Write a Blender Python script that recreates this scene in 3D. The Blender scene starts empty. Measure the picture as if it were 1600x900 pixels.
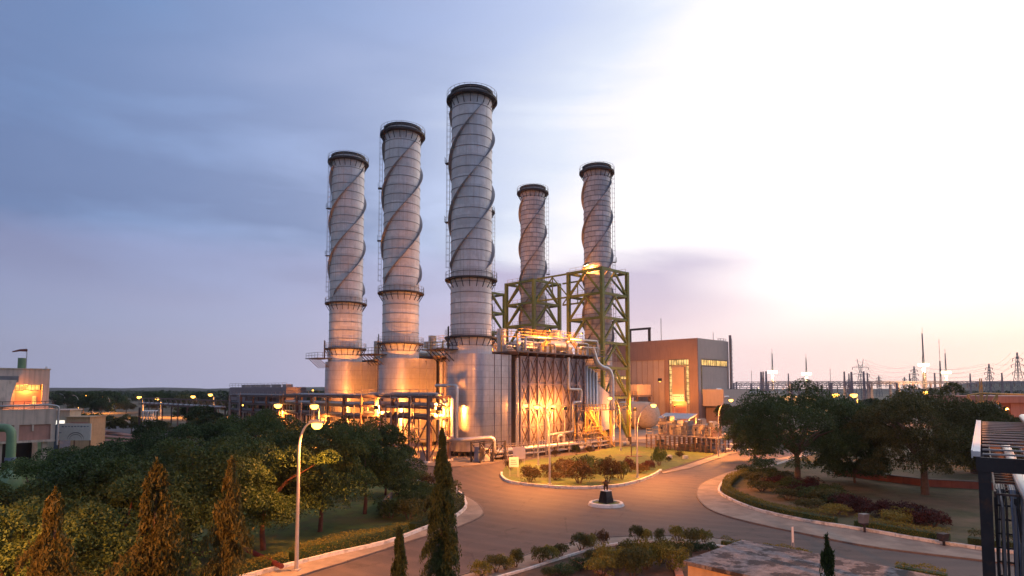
import bpy, math, random
import numpy as np
from mathutils import Vector, Matrix
R = math.radians
SC = bpy.context.scene
COL = SC.collection

# ------------------------------------------------------------------ camera
CAMH = 11.0
PITCH = R(3.6)
FPX = 960.0                      # focal length in pixels of a 1600 px wide frame
cam_d = bpy.data.cameras.new("camera")
cam = bpy.data.objects.new("camera", cam_d); COL.objects.link(cam)
cam.location = (0, 0, CAMH)
cam.rotation_euler = (R(90) + PITCH, 0, 0)
cam_d.sensor_width = 36.0
cam_d.lens = 36.0 * FPX / 1600.0
cam_d.shift_y = 98.0 / 1600.0
cam_d.clip_start = 0.3
cam_d.clip_end = 9000
SC.camera = cam
SC.render.resolution_x = 1024; SC.render.resolution_y = 576

# ------------------------------------------------------------------ view
SC.view_settings.view_transform = 'Standard'
SC.view_settings.look = 'None'
SC.view_settings.exposure = 0.0
SC.view_settings.gamma = 1.0
SC.view_settings.use_curve_mapping = False
SC.render.engine = 'CYCLES'
SC.cycles.max_bounces = 5
SC.cycles.diffuse_bounces = 3
SC.cycles.glossy_bounces = 3
SC.cycles.transparent_max_bounces = 4
SC.cycles.volume_bounces = 0
SC.cycles.sample_clamp_indirect = 4.0
SC.cycles.sample_clamp_direct = 0.0
SC.cycles.use_light_tree = True

# ------------------------------------------------------------------ dusk sky
GLOW_AZ = R(50)                  # the afterglow is to the right of the view
world = bpy.data.worlds.new("World"); SC.world = world
world.use_nodes = True
nt = world.node_tree; nt.nodes.clear()
class NB:
    """tiny node builder"""
    def __init__(s, nt): s.nt = nt
    def n(s, typ, **kw):
        nd = s.nt.nodes.new(typ)
        ins = kw.pop('ins', {})
        for k, v in kw.items(): setattr(nd, k, v)
        for k, v in ins.items():
            if isinstance(v, bpy.types.NodeSocket): s.nt.links.new(v, nd.inputs[k])
            else: nd.inputs[k].default_value = v
        return nd
    def math(s, op, a, b=None, clamp=False):
        nd = s.n('ShaderNodeMath', operation=op, use_clamp=clamp)
        for i, v in enumerate((a, b)):
            if v is None: continue
            if isinstance(v, bpy.types.NodeSocket): s.nt.links.new(v, nd.inputs[i])
            else: nd.inputs[i].default_value = v
        return nd.outputs[0]
    def ramp(s, fac, stops, interp='LINEAR'):
        nd = s.n('ShaderNodeValToRGB'); cr = nd.color_ramp; cr.interpolation = interp
        while len(cr.elements) > 1: cr.elements.remove(cr.elements[-1])
        for i, (p, c) in enumerate(stops):
            e = cr.elements[0] if i == 0 else cr.elements.new(p)
            e.position = p; e.color = (*c, 1) if len(c) == 3 else c
        s.nt.links.new(fac, nd.inputs[0])
        return nd.outputs[0]
    def mix(s, fac, a, b, mode='MIX'):
        nd = s.n('ShaderNodeMix', data_type='RGBA', blend_type=mode)
        for k, v in ((0, fac), (6, a), (7, b)):
            if isinstance(v, bpy.types.NodeSocket): s.nt.links.new(v, nd.inputs[k])
            else: nd.inputs[k].default_value = v if k == 0 else ((*v, 1) if len(v) == 3 else v)
        return nd.outputs[2]
    def link(s, a, b): s.nt.links.new(a, b)
def lin(r, g, b):
    f = lambda c: ((c/255)/12.92 if c/255 <= .04045 else ((c/255+.055)/1.055)**2.4)
    return (f(r), f(g), f(b))
b = NB(nt)
tc = b.n('ShaderNodeTexCoord')
dirv = tc.outputs['Generated']
sep = b.n('ShaderNodeSeparateXYZ', ins={0: dirv})
X, Y, Z = sep.outputs
hl = b.math('SQRT', b.math('ADD', b.math('MULTIPLY', X, X), b.math('MULTIPLY', Y, Y)))
hl = b.math('MAXIMUM', hl, 0.05)
ca = b.math('DIVIDE', b.math('ADD', b.math('MULTIPLY', X, math.sin(GLOW_AZ)), b.math('MULTIPLY', Y, math.cos(GLOW_AZ))), hl)
el = b.math('DIVIDE', Z, hl)                                   # tan(elevation)
# stretched cloud coordinates (long flat streaks)
mp = b.n('ShaderNodeMapping', ins={0: dirv, 'Scale': (1.3, 1.3, 6.0), 'Rotation': (0, R(9), R(20))})
n1 = b.n('ShaderNodeTexNoise', ins={0: mp.outputs[0], 'Scale': 1.15, 'Detail': 5.0, 'Roughness': .52, 'Distortion': .6})
mp2 = b.n('ShaderNodeMapping', ins={0: dirv, 'Scale': (1.0, 1.0, 3.2), 'Location': (3.1, 1.7, .4), 'Rotation': (R(-12), 0, 0)})
n2 = b.n('ShaderNodeTexNoise', ins={0: mp2.outputs[0], 'Scale': 2.1, 'Detail': 6.0, 'Roughness': .5, 'Distortion': .3})
nn = b.math('SUBTRACT', n1.outputs[0], .5)
nn2 = b.math('SUBTRACT', n2.outputs[0], .5)
# azimuth ramp, disturbed by the clouds: slate blue -> lilac -> white glow
el_c = b.math('MINIMUM', b.math('MAXIMUM', el, 0.0), 1.0)
# the glow widens with height
t = b.math('ADD', ca, b.math('MULTIPLY', nn, .34))
t = b.math('ADD', t, b.math('MULTIPLY', nn2, .16))
t = b.math('SUBTRACT', t, b.math('MULTIPLY', b.math('MAXIMUM', b.math('SUBTRACT', el_c, .30), 0.0), .22))
t = b.math('ADD', t, b.ramp(el_c, [(.10, (0,)*3), (.24, (.075,)*3), (.42, (.07,)*3), (.62, (0,)*3)]))
t01 = b.math('MULTIPLY', b.math('ADD', t, 1.0), .5, clamp=True)
skyc = b.ramp(t01, [(0.0, lin(150, 155, 178)), (.38, lin(128, 148, 188)), (.50, lin(118, 144, 192)), (.54, lin(122, 150, 198)),
                    (.64, lin(148, 170, 215)), (.73, lin(174, 190, 230)), (.80, lin(200, 213, 246)), (.865, (.80, .86, 1.0)), (.905, (1.06, 1.03, 1.08)), (1.0, (1.6, 1.5, 1.42))])
# slate cloud sheet in the middle heights of the left side
band = b.ramp(el_c, [(.0, (0, 0, 0)), (.10, (.10,)*3), (.17, (1.0,)*3), (.33, (.75,)*3), (.60, (.25,)*3), (1.0, (.1,)*3)])
cl = b.math('MULTIPLY', band, b.ramp(b.math('ADD', n1.outputs[0], b.math('MULTIPLY', nn2, .5)), [(.40, (0, 0, 0)), (.55, (1, 1, 1))]))
leftw = b.ramp(t01, [(.50, (1,)*3), (.78, (.75,)*3), (.86, (0, 0, 0))])
skyc = b.mix(b.math('MULTIPLY', b.math('MULTIPLY', cl, leftw), .85), skyc, lin(104, 122, 166))
# lilac bank of cloud low to the right of the stacks
azt = b.math('DIVIDE', X, b.math('MAXIMUM', Y, .05))
bx = b.ramp(b.math('ADD', b.math('ADD', azt, .5), b.math('MULTIPLY', nn, .3)), [(.40, (.3,)*3), (.50, (1,)*3), (.78, (1,)*3), (1.0, (0, 0, 0))])
bz = b.ramp(b.math('ADD', el, b.math('MULTIPLY', nn, .12)), [(.085, (0, 0, 0)), (.13, (1,)*3), (.20, (1,)*3), (.235, (0, 0, 0))])
infront = b.math('GREATER_THAN', Y, .05)
bank = b.math('MULTIPLY', b.math('MULTIPLY', bx, bz), infront)
skyc = b.mix(b.math('MULTIPLY', bank, .8), skyc, lin(176, 168, 208))
# pale, pinkish light near the horizon
hz = b.ramp(el_c, [(0.0, (1,)*3), (.07, (.85,)*3), (.15, (.35,)*3), (.24, (0, 0, 0))])
hcol = b.ramp(b.math('MULTIPLY', b.math('ADD', ca, 1.0), .5, clamp=True),
              [(0.0, lin(128, 130, 156)), (.46, lin(164, 170, 200)), (.66, lin(192, 190, 218)), (.78, lin(222, 202, 226)), (.87, (1.0, .76, .84)), (.93, (1.15, .86, .86)), (1.0, (1.3, .98, .82))])
skyc = b.mix(b.math('MULTIPLY', hz, .9), skyc, hcol)
nish = b.n('ShaderNodeTexSky', sky_type='NISHITA', sun_disc=False, sun_elevation=R(2.0), sun_rotation=GLOW_AZ, altitude=200, air_density=1.2, dust_density=2.0)
add = b.n('ShaderNodeVectorMath', operation='MULTIPLY_ADD', ins={0: nish.outputs[0], 1: (.02, .02, .02), 2: skyc})
bg = b.n('ShaderNodeBackground', ins={0: add.outputs[0], 1: 1.0})
out = b.n('ShaderNodeOutputWorld', ins={0: bg.outputs[0]})

# ------------------------------------------------------------------ the sun: already at the horizon, a wide weak glow
sun_d = bpy.data.lights.new("sun", 'SUN'); sun_d.energy = 0.45; sun_d.angle = R(18); sun_d.color = (1, .78, .72)
sun = bpy.data.objects.new("sun", sun_d); COL.objects.link(sun)
sd = Vector((math.sin(GLOW_AZ), math.cos(GLOW_AZ), math.tan(R(7)))).normalized()
sun.rotation_euler = (-sd).to_track_quat('-Z', 'Y').to_euler()
sun.location = (60, 40, 80)

# ------------------------------------------------------------------ camera-derived placing on the ground
def ray(px, py):
    x = (px-800)/FPX; y = (548-py)/FPX
    return Vector((x, math.cos(PITCH) - y*math.sin(PITCH), math.sin(PITCH) + y*math.cos(PITCH)))
def G(px, py, z=0.0):
    r = ray(px, py); k = (z-CAMH)/r.z
    return Vector((r.x*k, r.y*k, z))
def PT(px, py, Yd):
    r = ray(px, py); k = Yd/r.y
    return Vector((r.x*k, Yd, CAMH + r.z*k))

# ------------------------------------------------------------------ object helpers
def tag(o, label=None, cat=None, group=None, kind=None):
    if label: o['label'] = label
    if cat: o['category'] = cat
    if group: o['group'] = group
    if kind: o['kind'] = kind
    return o
def thing(name, label, cat, loc=(0, 0, 0), rz=0.0, group=None):
    o = bpy.data.objects.new(name, None); COL.objects.link(o)
    o.empty_display_size = .3
    o.location = loc; o.rotation_euler = (0, 0, rz)
    return tag(o, label, cat, group)
def children_map():
    m = {}
    for o in COL.objects:
        if o.parent: m.setdefault(o.parent.name, []).append(o)
    return m
def copy_tree(o, parent=None, cm=None):
    if cm is None: cm = children_map()
    c = o.copy(); COL.objects.link(c)
    if parent is not None: c.parent = parent
    for ch in cm.get(o.name, []): copy_tree(ch, c, cm)
    return c

class MB:
    """collects solids; build() makes ONE mesh object of them"""
    def __init__(s): s.v = []; s.f = []; s.sm = []; s.uv = None
    def add(s, vs, fs, smooth=False):
        o = len(s.v); s.v.extend([tuple(v) for v in vs])
        for f in fs: s.f.append(tuple(i+o for i in f)); s.sm.append(smooth)
        return s
    def hexa(s, p):
        return s.add(p, [(0, 3, 2, 1), (4, 5, 6, 7), (0, 1, 5, 4), (1, 2, 6, 5), (2, 3, 7, 6), (3, 0, 4, 7)])
    def box(s, x0, x1, y0, y1, z0, z1):
        return s.hexa([(x0, y0, z0), (x1, y0, z0), (x1, y1, z0), (x0, y1, z0), (x0, y0, z1), (x1, y0, z1), (x1, y1, z1), (x0, y1, z1)])
    def cbox(s, c, d, rz=0.0):
        M = Matrix.Translation(Vector(c)) @ Matrix.Rotation(rz, 4, 'Z')
        h = [k/2 for k in d]
        P = [(-h[0], -h[1], -h[2]), (h[0], -h[1], -h[2]), (h[0], h[1], -h[2]), (-h[0], h[1], -h[2]), (-h[0], -h[1], h[2]), (h[0], -h[1], h[2]), (h[0], h[1], h[2]), (-h[0], h[1], h[2])]
        return s.hexa([M @ Vector(p) for p in P])
    def beam(s, a, c, w, h=None, up=(0, 0, 1)):
        a = Vector(a); c = Vector(c); d = (c-a)
        if d.length < 1e-5: return s
        d.normalize(); h = h or w
        u = Vector(up)
        if abs(d.dot(u)) > .98: u = Vector((1, 0, 0))
        sx = d.cross(u).normalized(); sy = sx.cross(d).normalized()
        P = []
        for q in (a, c):
            for i, j in ((-1, -1), (1, -1), (1, 1), (-1, 1)): P.append(q + sx*(i*w/2) + sy*(j*h/2))
        return s.add(P, [(0, 3, 2, 1), (4, 5, 6, 7), (0, 1, 5, 4), (1, 2, 6, 5), (2, 3, 7, 6), (3, 0, 4, 7)])
    def tube(s, pts, r, n=8, cap=True, rs=None):
        pts = [Vector(p) for p in pts]; m = len(pts)
        tang = []
        for i in range(m):
            t = (pts[min(i+1, m-1)] - pts[max(i-1, 0)]); tang.append(t.normalized() if t.length > 1e-9 else Vector((0, 0, 1)))
        u = Vector((0, 0, 1)) if abs(tang[0].z) < .9 else Vector((1, 0, 0))
        nx = tang[0].cross(u).normalized()
        vs = []; fs = []
        for i in range(m):
            t = tang[i]; nx = (nx - t*nx.dot(t))
            nx = nx.normalized() if nx.length > 1e-6 else t.orthogonal().normalized()
            ny = t.cross(nx); rr = rs[i] if rs else r
            if 0 < i < m-1:
                c = (pts[i]-pts[i-1]).normalized().dot((pts[i+1]-pts[i]).normalized())
            for k in range(n):
                a = 2*math.pi*k/n; vs.append(pts[i] + (nx*math.cos(a) + ny*math.sin(a))*rr)
        for i in range(m-1):
            for k in range(n):
                k2 = (k+1) % n; fs.append((i*n+k, i*n+k2, (i+1)*n+k2, (i+1)*n+k))
        s.add(vs, fs, n > 5)
        if cap:
            o = len(s.v)-len(vs)
            s.f.append(tuple(o+k for k in range(n))[::-1]); s.sm.append(False)
            s.f.append(tuple(o+(m-1)*n+k for k in range(n))); s.sm.append(False)
        return s
    def pipe(s, pts, r, n=10, bend=None):
        """polyline pipe with rounded elbows"""
        pts = [Vector(p) for p in pts]; bend = bend or r*2.2; o = [pts[0]]
        for i in range(1, len(pts)-1):
            a, c, e = pts[i-1], pts[i], pts[i+1]
            d1 = (a-c); d2 = (e-c); b_ = min(bend, d1.length*.45, d2.length*.45)
            p = c + d1.normalized()*b_; q = c + d2.normalized()*b_
            for k in range(5):
                t_ = k/4; o.append(p*(1-t_)**2 + c*2*t_*(1-t_) + q*t_*t_)
        o.append(pts[-1])
        return s.tube(o, r, n)
    def lathe(s, prof, c=(0, 0, 0), n=32, smooth=True, a0=0, a1=2*math.pi):
        full = abs(a1-a0) > 6.28; m = n if full else n+1
        vs = []; fs = []
        for (r_, z_) in prof:
            for k in range(m):
                a = a0 + (a1-a0)*k/n; vs.append((c[0]+r_*math.cos(a), c[1]+r_*math.sin(a), c[2]+z_))
        for i in range(len(prof)-1):
            for k in range(n):
                k2 = (k+1) % m; fs.append((i*m+k, i*m+k2, (i+1)*m+k2, (i+1)*m+k))
        return s.add(vs, fs, smooth)
    def prism(s, poly, z0, z1, smooth=False):
        n = len(poly); area = sum(poly[i][0]*poly[(i+1) % n][1]-poly[(i+1) % n][0]*poly[i][1] for i in range(n))
        if area < 0: poly = poly[::-1]
        vs = [(p[0], p[1], z0) for p in poly] + [(p[0], p[1], z1) for p in poly]
        o = len(s.v); s.v.extend(vs)
        s.f.append(tuple(o+i for i in range(n))[::-1]); s.sm.append(False)
        s.f.append(tuple(o+n+i for i in range(n))); s.sm.append(False)
        for i in range(n):
            j = (i+1) % n; s.f.append((o+i, o+j, o+n+j, o+n+i)); s.sm.append(smooth)
        return s
    def rail(s, pts, h=1.1, step=1.5, r=.03, closed=False, mids=1):
        pts = [Vector(p) for p in pts]
        if closed: pts = pts + [pts[0]]
        for i in range(len(pts)-1):
            a, c = pts[i], pts[i+1]; L = (c-a).length; k = max(1, round(L/step))
            for j in range(k+1):
                p = a.lerp(c, j/k); s.beam(p, p+Vector((0, 0, h)), r*2)
            for m in range(mids+1):
                z = Vector((0, 0, h*(m+1)/(mids+1))); s.beam(a+z, c+z, r*2)
        return s
    def build(s, name, mat, parent=None, loc=None, rz=None):
        me = bpy.data.meshes.new(name); me.from_pydata(s.v, [], s.f)
        me.polygons.foreach_set('use_smooth', s.sm)
        if any(s.sm):
            try: me.set_sharp_from_angle(angle=R(40))
            except Exception: pass
        me.materials.append(mat); me.update()
        return link(name, me, parent, loc, rz)
def link(name, me, parent=None, loc=None, rz=None):
    o = bpy.data.objects.new(name, me); COL.objects.link(o)
    if parent is not None: o.parent = parent
    if loc is not None: o.location = loc
    if rz is not None: o.rotation_euler = (0, 0, rz)
    return o

# ------------------------------------------------------------------ materials
def pm(name, base, rough=.7, metal=0.0, var=.2, scale=1.5, bump=0.0, bscale=None, second=None, sfac=(.45, .65), sscale=.5, coord='Object', spec=.5, streak=0.0, detail=5.0):
    m = bpy.data.materials.new(name); m.use_nodes = True
    nt = m.node_tree; nt.nodes.clear(); b = NB(nt)
    tc = b.n('ShaderNodeTexCoord'); co = tc.outputs[coord]
    nz = b.n('ShaderNodeTexNoise', ins={0: co, 'Scale': scale, 'Detail': detail, 'Roughness': .6})
    lo = tuple(c*(1-var) for c in base); hi = tuple(min(1, c*(1+var)) for c in base)
    col = b.ramp(nz.outputs[0], [(.3, lo), (.7, hi)])
    if second:
        n2 = b.n('ShaderNodeTexNoise', ins={0: co, 'Scale': sscale, 'Detail': 6.0, 'Roughness': .65})
        f = b.ramp(n2.outputs[0], [(sfac[0], (0, 0, 0)), (sfac[1], (1, 1, 1))])
        col = b.mix(f, col, second)
    if streak:
        mp = b.n('ShaderNodeMapping', ins={0: co, 'Scale': (2.0, 2.0, .12)})
        n3 = b.n('ShaderNodeTexNoise', ins={0: mp.outputs[0], 'Scale': 1.6, 'Detail': 6.0})
        f = b.ramp(n3.outputs[0], [(.48, (0, 0, 0)), (.7, (1, 1, 1))])
        col = b.mix(b.math('MULTIPLY', f, streak), col, tuple(c*.35 for c in base))
    rr = b.math('ADD', b.math('MULTIPLY', nz.outputs[0], .2), rough-.1, clamp=True)
    p = b.n('ShaderNodeBsdfPrincipled', ins={'Base Color': col, 'Roughness': rr, 'Metallic': metal, 'Specular IOR Level': spec})
    if bump:
        n4 = b.n('ShaderNodeTexNoise', ins={0: co, 'Scale': bscale or scale*4, 'Detail': 6.0, 'Roughness': .6})
        bp = b.n('ShaderNodeBump', ins={'Height': n4.outputs[0], 'Strength': min(1, bump), 'Distance': .05})
        b.link(bp.outputs[0], p.inputs['Normal'])
    b.n('ShaderNodeOutputMaterial', ins={0: p.outputs[0]})
    m['_'] = 1
    return m
def emit(name, col, strength):
    m = bpy.data.materials.new(name); m.use_nodes = True
    nt = m.node_tree; nt.nodes.clear(); b = NB(nt)
    e = b.n('ShaderNodeEmission', ins={0: (*col, 1), 1: strength})
    b.n('ShaderNodeOutputMaterial', ins={0: e.outputs[0]})
    return m
def lit_window(name, col, strength, scale=1.4):
    """an opening with a lamp-lit room behind it: uneven glow with dark mullions"""
    m = bpy.data.materials.new(name); m.use_nodes = True
    nt = m.node_tree; nt.nodes.clear(); b = NB(nt)
    tc = b.n('ShaderNodeTexCoord')
    nz = b.n('ShaderNodeTexNoise', ins={0: tc.outputs['Object'], 'Scale': scale, 'Detail': 3.0})
    s = b.math('MULTIPLY', b.ramp(nz.outputs[0], [(.32, (.3,)*3), (.62, (1,)*3)]), strength)
    e = b.n('ShaderNodeEmission', ins={0: (*col, 1), 1: s})
    b.n('ShaderNodeOutputMaterial', ins={0: e.outputs[0]})
    return m
def cladding(name, base, band=1.75, vert=0.0, rough=.38, metal=.6, radius=3.5, var=.12, seam=.035, sdark=.22):
    """sheet-metal cladding: faint tone change from sheet to sheet, stains, UV = (arc metres, height metres)"""
    m = bpy.data.materials.new(name); m.use_nodes = True
    nt = m.node_tree; nt.nodes.clear(); b = NB(nt)
    tc = b.n('ShaderNodeTexCoord'); oi = b.n('ShaderNodeObjectInfo')
    oc = b.n('ShaderNodeVectorMath', operation='ADD', ins={0: tc.outputs['Object'], 1: b.math('MULTIPLY', oi.outputs['Random'], 60.0)}).outputs[0]
    br = b.n('ShaderNodeTexBrick', offset=.5, ins={0: tc.outputs['UV'], 'Color1': (0, 0, 0, 1), 'Color2': (1, 1, 1, 1), 'Mortar': (.5, .5, .5, 1),
             'Scale': 1.0, 'Mortar Size': seam if vert else .0, 'Brick Width': vert or 5.5, 'Row Height': band, 'Bias': 0.0})
    nz = b.n('ShaderNodeTexNoise', ins={0: oc, 'Scale': .9, 'Detail': 6.0, 'Roughness': .65})
    mp = b.n('ShaderNodeMapping', ins={0: oc, 'Scale': (2.2, 2.2, .10)})
    n3 = b.n('ShaderNodeTexNoise', ins={0: mp.outputs[0], 'Scale': 1.5, 'Detail': 6.0})
    c = b.ramp(br.outputs['Color'], [(0, tuple(k*(1-var) for k in base)), (1, tuple(k*(1+var) for k in base))])
    c = b.mix(b.ramp(nz.outputs[0], [(.45, (0, 0, 0)), (.8, (.55,)*3)]), c, tuple(k*.6 for k in base))
    c = b.mix(b.ramp(n3.outputs[0], [(.5, (0, 0, 0)), (.75, (.5,)*3)]), c, tuple(k*q for k, q in zip(base, (.62, .54, .48))))
    if vert: c = b.mix(br.outputs['Fac'], c, tuple(k*sdark for k in base))
    rr = b.math('ADD', b.math('MULTIPLY', nz.outputs[0], .25), rough-.1)
    p = b.n('ShaderNodeBsdfPrincipled', ins={'Base Color': c, 'Roughness': rr, 'Metallic': metal})
    bp = b.n('ShaderNodeBump', ins={'Height': nz.outputs[0], 'Strength': .06, 'Distance': .03})
    b.link(bp.outputs[0], p.inputs['Normal'])
    b.n('ShaderNodeOutputMaterial', ins={0: p.outputs[0]})
    return m
def leafmat(name, c1, c2, trans=.25):
    m = bpy.data.materials.new(name); m.use_nodes = True
    nt = m.node_tree; nt.nodes.clear(); b = NB(nt)
    g = b.n('ShaderNodeNewGeometry'); tc = b.n('ShaderNodeTexCoord')
    nz = b.n('ShaderNodeTexNoise', ins={0: tc.outputs['Object'], 'Scale': .8, 'Detail': 3.0})
    oi = b.n('ShaderNodeObjectInfo')
    f = b.math('ADD', b.math('MULTIPLY', g.outputs['Random Per Island'], .5), b.math('MULTIPLY', nz.outputs[0], .6))
    f = b.math('ADD', f, b.math('MULTIPLY', b.math('SUBTRACT', oi.outputs['Random'], .45), .45))
    c = b.ramp(f, [(.2, c1), (.85, c2)])
    p = b.n('ShaderNodeBsdfPrincipled', ins={'Base Color': c, 'Roughness': .6, 'Specular IOR Level': .3})
    tr = b.n('ShaderNodeBsdfTranslucent', ins={0: c})
    mx = b.n('ShaderNodeMixShader', ins={0: trans, 1: p.outputs[0], 2: tr.outputs[0]})
    b.n('ShaderNodeOutputMaterial', ins={0: mx.outputs[0]})
    return m
SOD = (1.0, .305, .045)
M = {}
def mk(k, *a, **kw): M[k] = pm(k, *a, **kw)
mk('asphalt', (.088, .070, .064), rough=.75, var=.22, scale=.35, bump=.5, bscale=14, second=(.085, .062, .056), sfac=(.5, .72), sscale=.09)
mk('paving', (.30, .25, .20), rough=.85, var=.2, scale=1.1, bump=.4, bscale=9, second=(.20, .165, .135), sscale=.35)
mk('pad', (.27, .22, .17), rough=.9, var=.22, scale=.5, bump=.4, bscale=6, second=(.18, .14, .11), sscale=.12)
mk('kerb_white', (.72, .70, .66), rough=.7, var=.12, scale=2.5, bump=.5, bscale=10, second=(.34, .31, .27), sfac=(.5, .68), sscale=1.3)
mk('kerb_dark', (.16, .13, .115), rough=.85, var=.2, scale=3)
mk('ground', (.075, .07, .038), rough=.95, var=.35, scale=.05, bump=.6, bscale=2.5, second=(.15, .115, .075), sfac=(.48, .62), sscale=.03)
mk('lawn', (.095, .14, .028), rough=.9, var=.35, scale=.9, bump=1.0, bscale=26, second=(.15, .12, .05), sfac=(.5, .72), sscale=.22)
mk('lawn_dry', (.085, .085, .035), rough=.95, var=.35, scale=.8, bump=1.0, bscale=26, second=(.19, .13, .075), sfac=(.44, .64), sscale=.16)
mk('soil', (.11, .065, .042), rough=.95, var=.35, scale=1.3, bump=1.0, bscale=12)
mk('steel_brown', (.12, .075, .065), rough=.6, metal=.2, var=.25, scale=.8)
mk('steel_dark', (.035, .03, .034), rough=.6, metal=.1, var=.3, scale=2.2, second=(.085, .042, .028), sfac=(.52, .68), sscale=3.0)
mk('steel_grey', (.22, .21, .22), rough=.5, metal=.5, var=.2, scale=1.2)
mk('galv', (.42, .41, .42), rough=.45, metal=.7, var=.15, scale=2)
mk('insul', (.55, .53, .52), rough=.35, metal=.6, var=.15, scale=1.5)
mk('olive', (.16, .19, .035), rough=.55, var=.22, scale=.8, second=(.24, .19, .045), sfac=(.55, .75))
mk('rail_orange', (.52, .33, .10), rough=.55, var=.2, scale=1)
mk('rail_grey', (.3, .26, .25), rough=.55, var=.2, scale=1)
mk('rib', (.30, .25, .27), rough=.5, metal=.3, var=.15, scale=1)
mk('casing', (.40, .36, .385), rough=.5, metal=.4, var=.12, scale=.5, streak=.5)
mk('deck', (.17, .14, .135), rough=.7, var=.2, scale=1)
mk('cream', (.62, .475, .38), rough=.85, var=.1, scale=.8, streak=.45, bump=.2)
mk('terracotta', (.50, .25, .19), rough=.85, var=.12, scale=.8, streak=.3)
mk('cream_light', (.55, .45, .34), rough=.85, var=.1, scale=.8, streak=.4)
mk('hall_brown', (.25, .17, .145), rough=.6, var=.08, scale=.3, streak=.25)
mk('hall_tan', (.40, .33, .285), rough=.6, var=.08, scale=.3, streak=.2)
mk('hall_panel', (.42, .33, .24), rough=.6, var=.08, scale=.3)
mk('hall_grey', (.47, .385, .33), rough=.6, metal=0.0, var=.08, scale=.3, streak=.2)
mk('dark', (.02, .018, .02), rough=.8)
mk('glass', (.05, .045, .05), rough=.12, spec=.8, var=.3)
mk('roof_conc', (.20, .185, .19), rough=.9, var=.45, scale=3.5, bump=1.0, bscale=16, second=(.045, .04, .045), sfac=(.49, .56), sscale=1.1, detail=9.0)
mk('wall_ochre', (.52, .36, .22), rough=.9, var=.1, scale=1.5, bump=.3, streak=.3)
mk('bark', (.12, .085, .06), rough=.95, var=.35, scale=3, bump=1.0, bscale=9)
mk('bark_red', (.12, .05, .035), rough=.9, var=.3, scale=4, bump=.6, bscale=9)
mk('granite', (.02, .02, .024), rough=.18, var=.3, scale=8)
mk('bronze', (.10, .06, .035), rough=.4, metal=.8, var=.3, scale=9)
mk('white_paint', (.78, .76, .74), rough=.55, var=.08, scale=2)
mk('pole_paint', (.50, .47, .46), rough=.45, metal=.3, var=.12, scale=2)
mk('green_pipe', (.15, .25, .13), rough=.5, var=.15, scale=1.5, streak=.3)
mk('blue_grey', (.16, .19, .28), rough=.5, var=.15, scale=1.5)
mk('red_paint', (.14, .03, .025), rough=.6, var=.2, scale=1.5)
mk('brick_red', (.30, .11, .075), rough=.85, var=.12, scale=1.2, streak=.3)
mk('canvas', (.62, .55, .56), rough=.8, var=.1, scale=1.2)
mk('insulator', (.20, .10, .07), rough=.3, var=.1)
mk('hill', (.030, .038, .024), rough=1.0, var=.55, scale=.018, bump=1.0, bscale=.09, second=(.07, .065, .045), sfac=(.55, .75), sscale=.006)
M['clad'] = cladding('clad', (.70, .68, .68), metal=.15, rough=.5)
M['clad_brick'] = cladding('clad_brick', (.58, .55, .56), band=1.15, vert=1.7, rough=.55, metal=.15, var=.16, sdark=.38, seam=.03)
M['clad_sheet'] = cladding('clad_sheet', (.52, .49, .50), band=2.0, vert=.8, rough=.3, metal=.75, seam=.012, sdark=.6, var=.07)
M['leaf_dark'] = leafmat('leaf_dark', (.013, .034, .012), (.050, .094, .028))
M['leaf_mid'] = leafmat('leaf_mid', (.018, .042, .013), (.074, .122, .032))
M['leaf_olive'] = leafmat('leaf_olive', (.036, .050, .014), (.115, .122, .036))
M['leaf_yellow'] = leafmat('leaf_yellow', (.10, .11, .02), (.26, .23, .045))
M['leaf_red'] = leafmat('leaf_red', (.028, .011, .012), (.085, .026, .022))
M['leaf_rust'] = leafmat('leaf_rust', (.045, .03, .012), (.125, .075, .026))
M['leaf_ashoka'] = leafmat('leaf_ashoka', (.03, .05, .012), (.10, .12, .03))
M['leaf_gold'] = leafmat('leaf_gold', (.04, .045, .010), (.15, .125, .028))
M['lamp'] = emit('lamp', (1, .46, .06), 10)
M['lamp_white'] = emit('lamp_white', (1, .80, .42), 12)
M['lamp_far'] = emit('lamp_far', (1, .48, .07), 8)
M['win_orange'] = lit_window('win_orange', (1, .50, .12), 2.2)
M['win_white'] = emit('win_white', (1, .93, .8), 1.4)
M['win_hall'] = lit_window('win_hall', (1, .60, .20), 1.5, .6)

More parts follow.
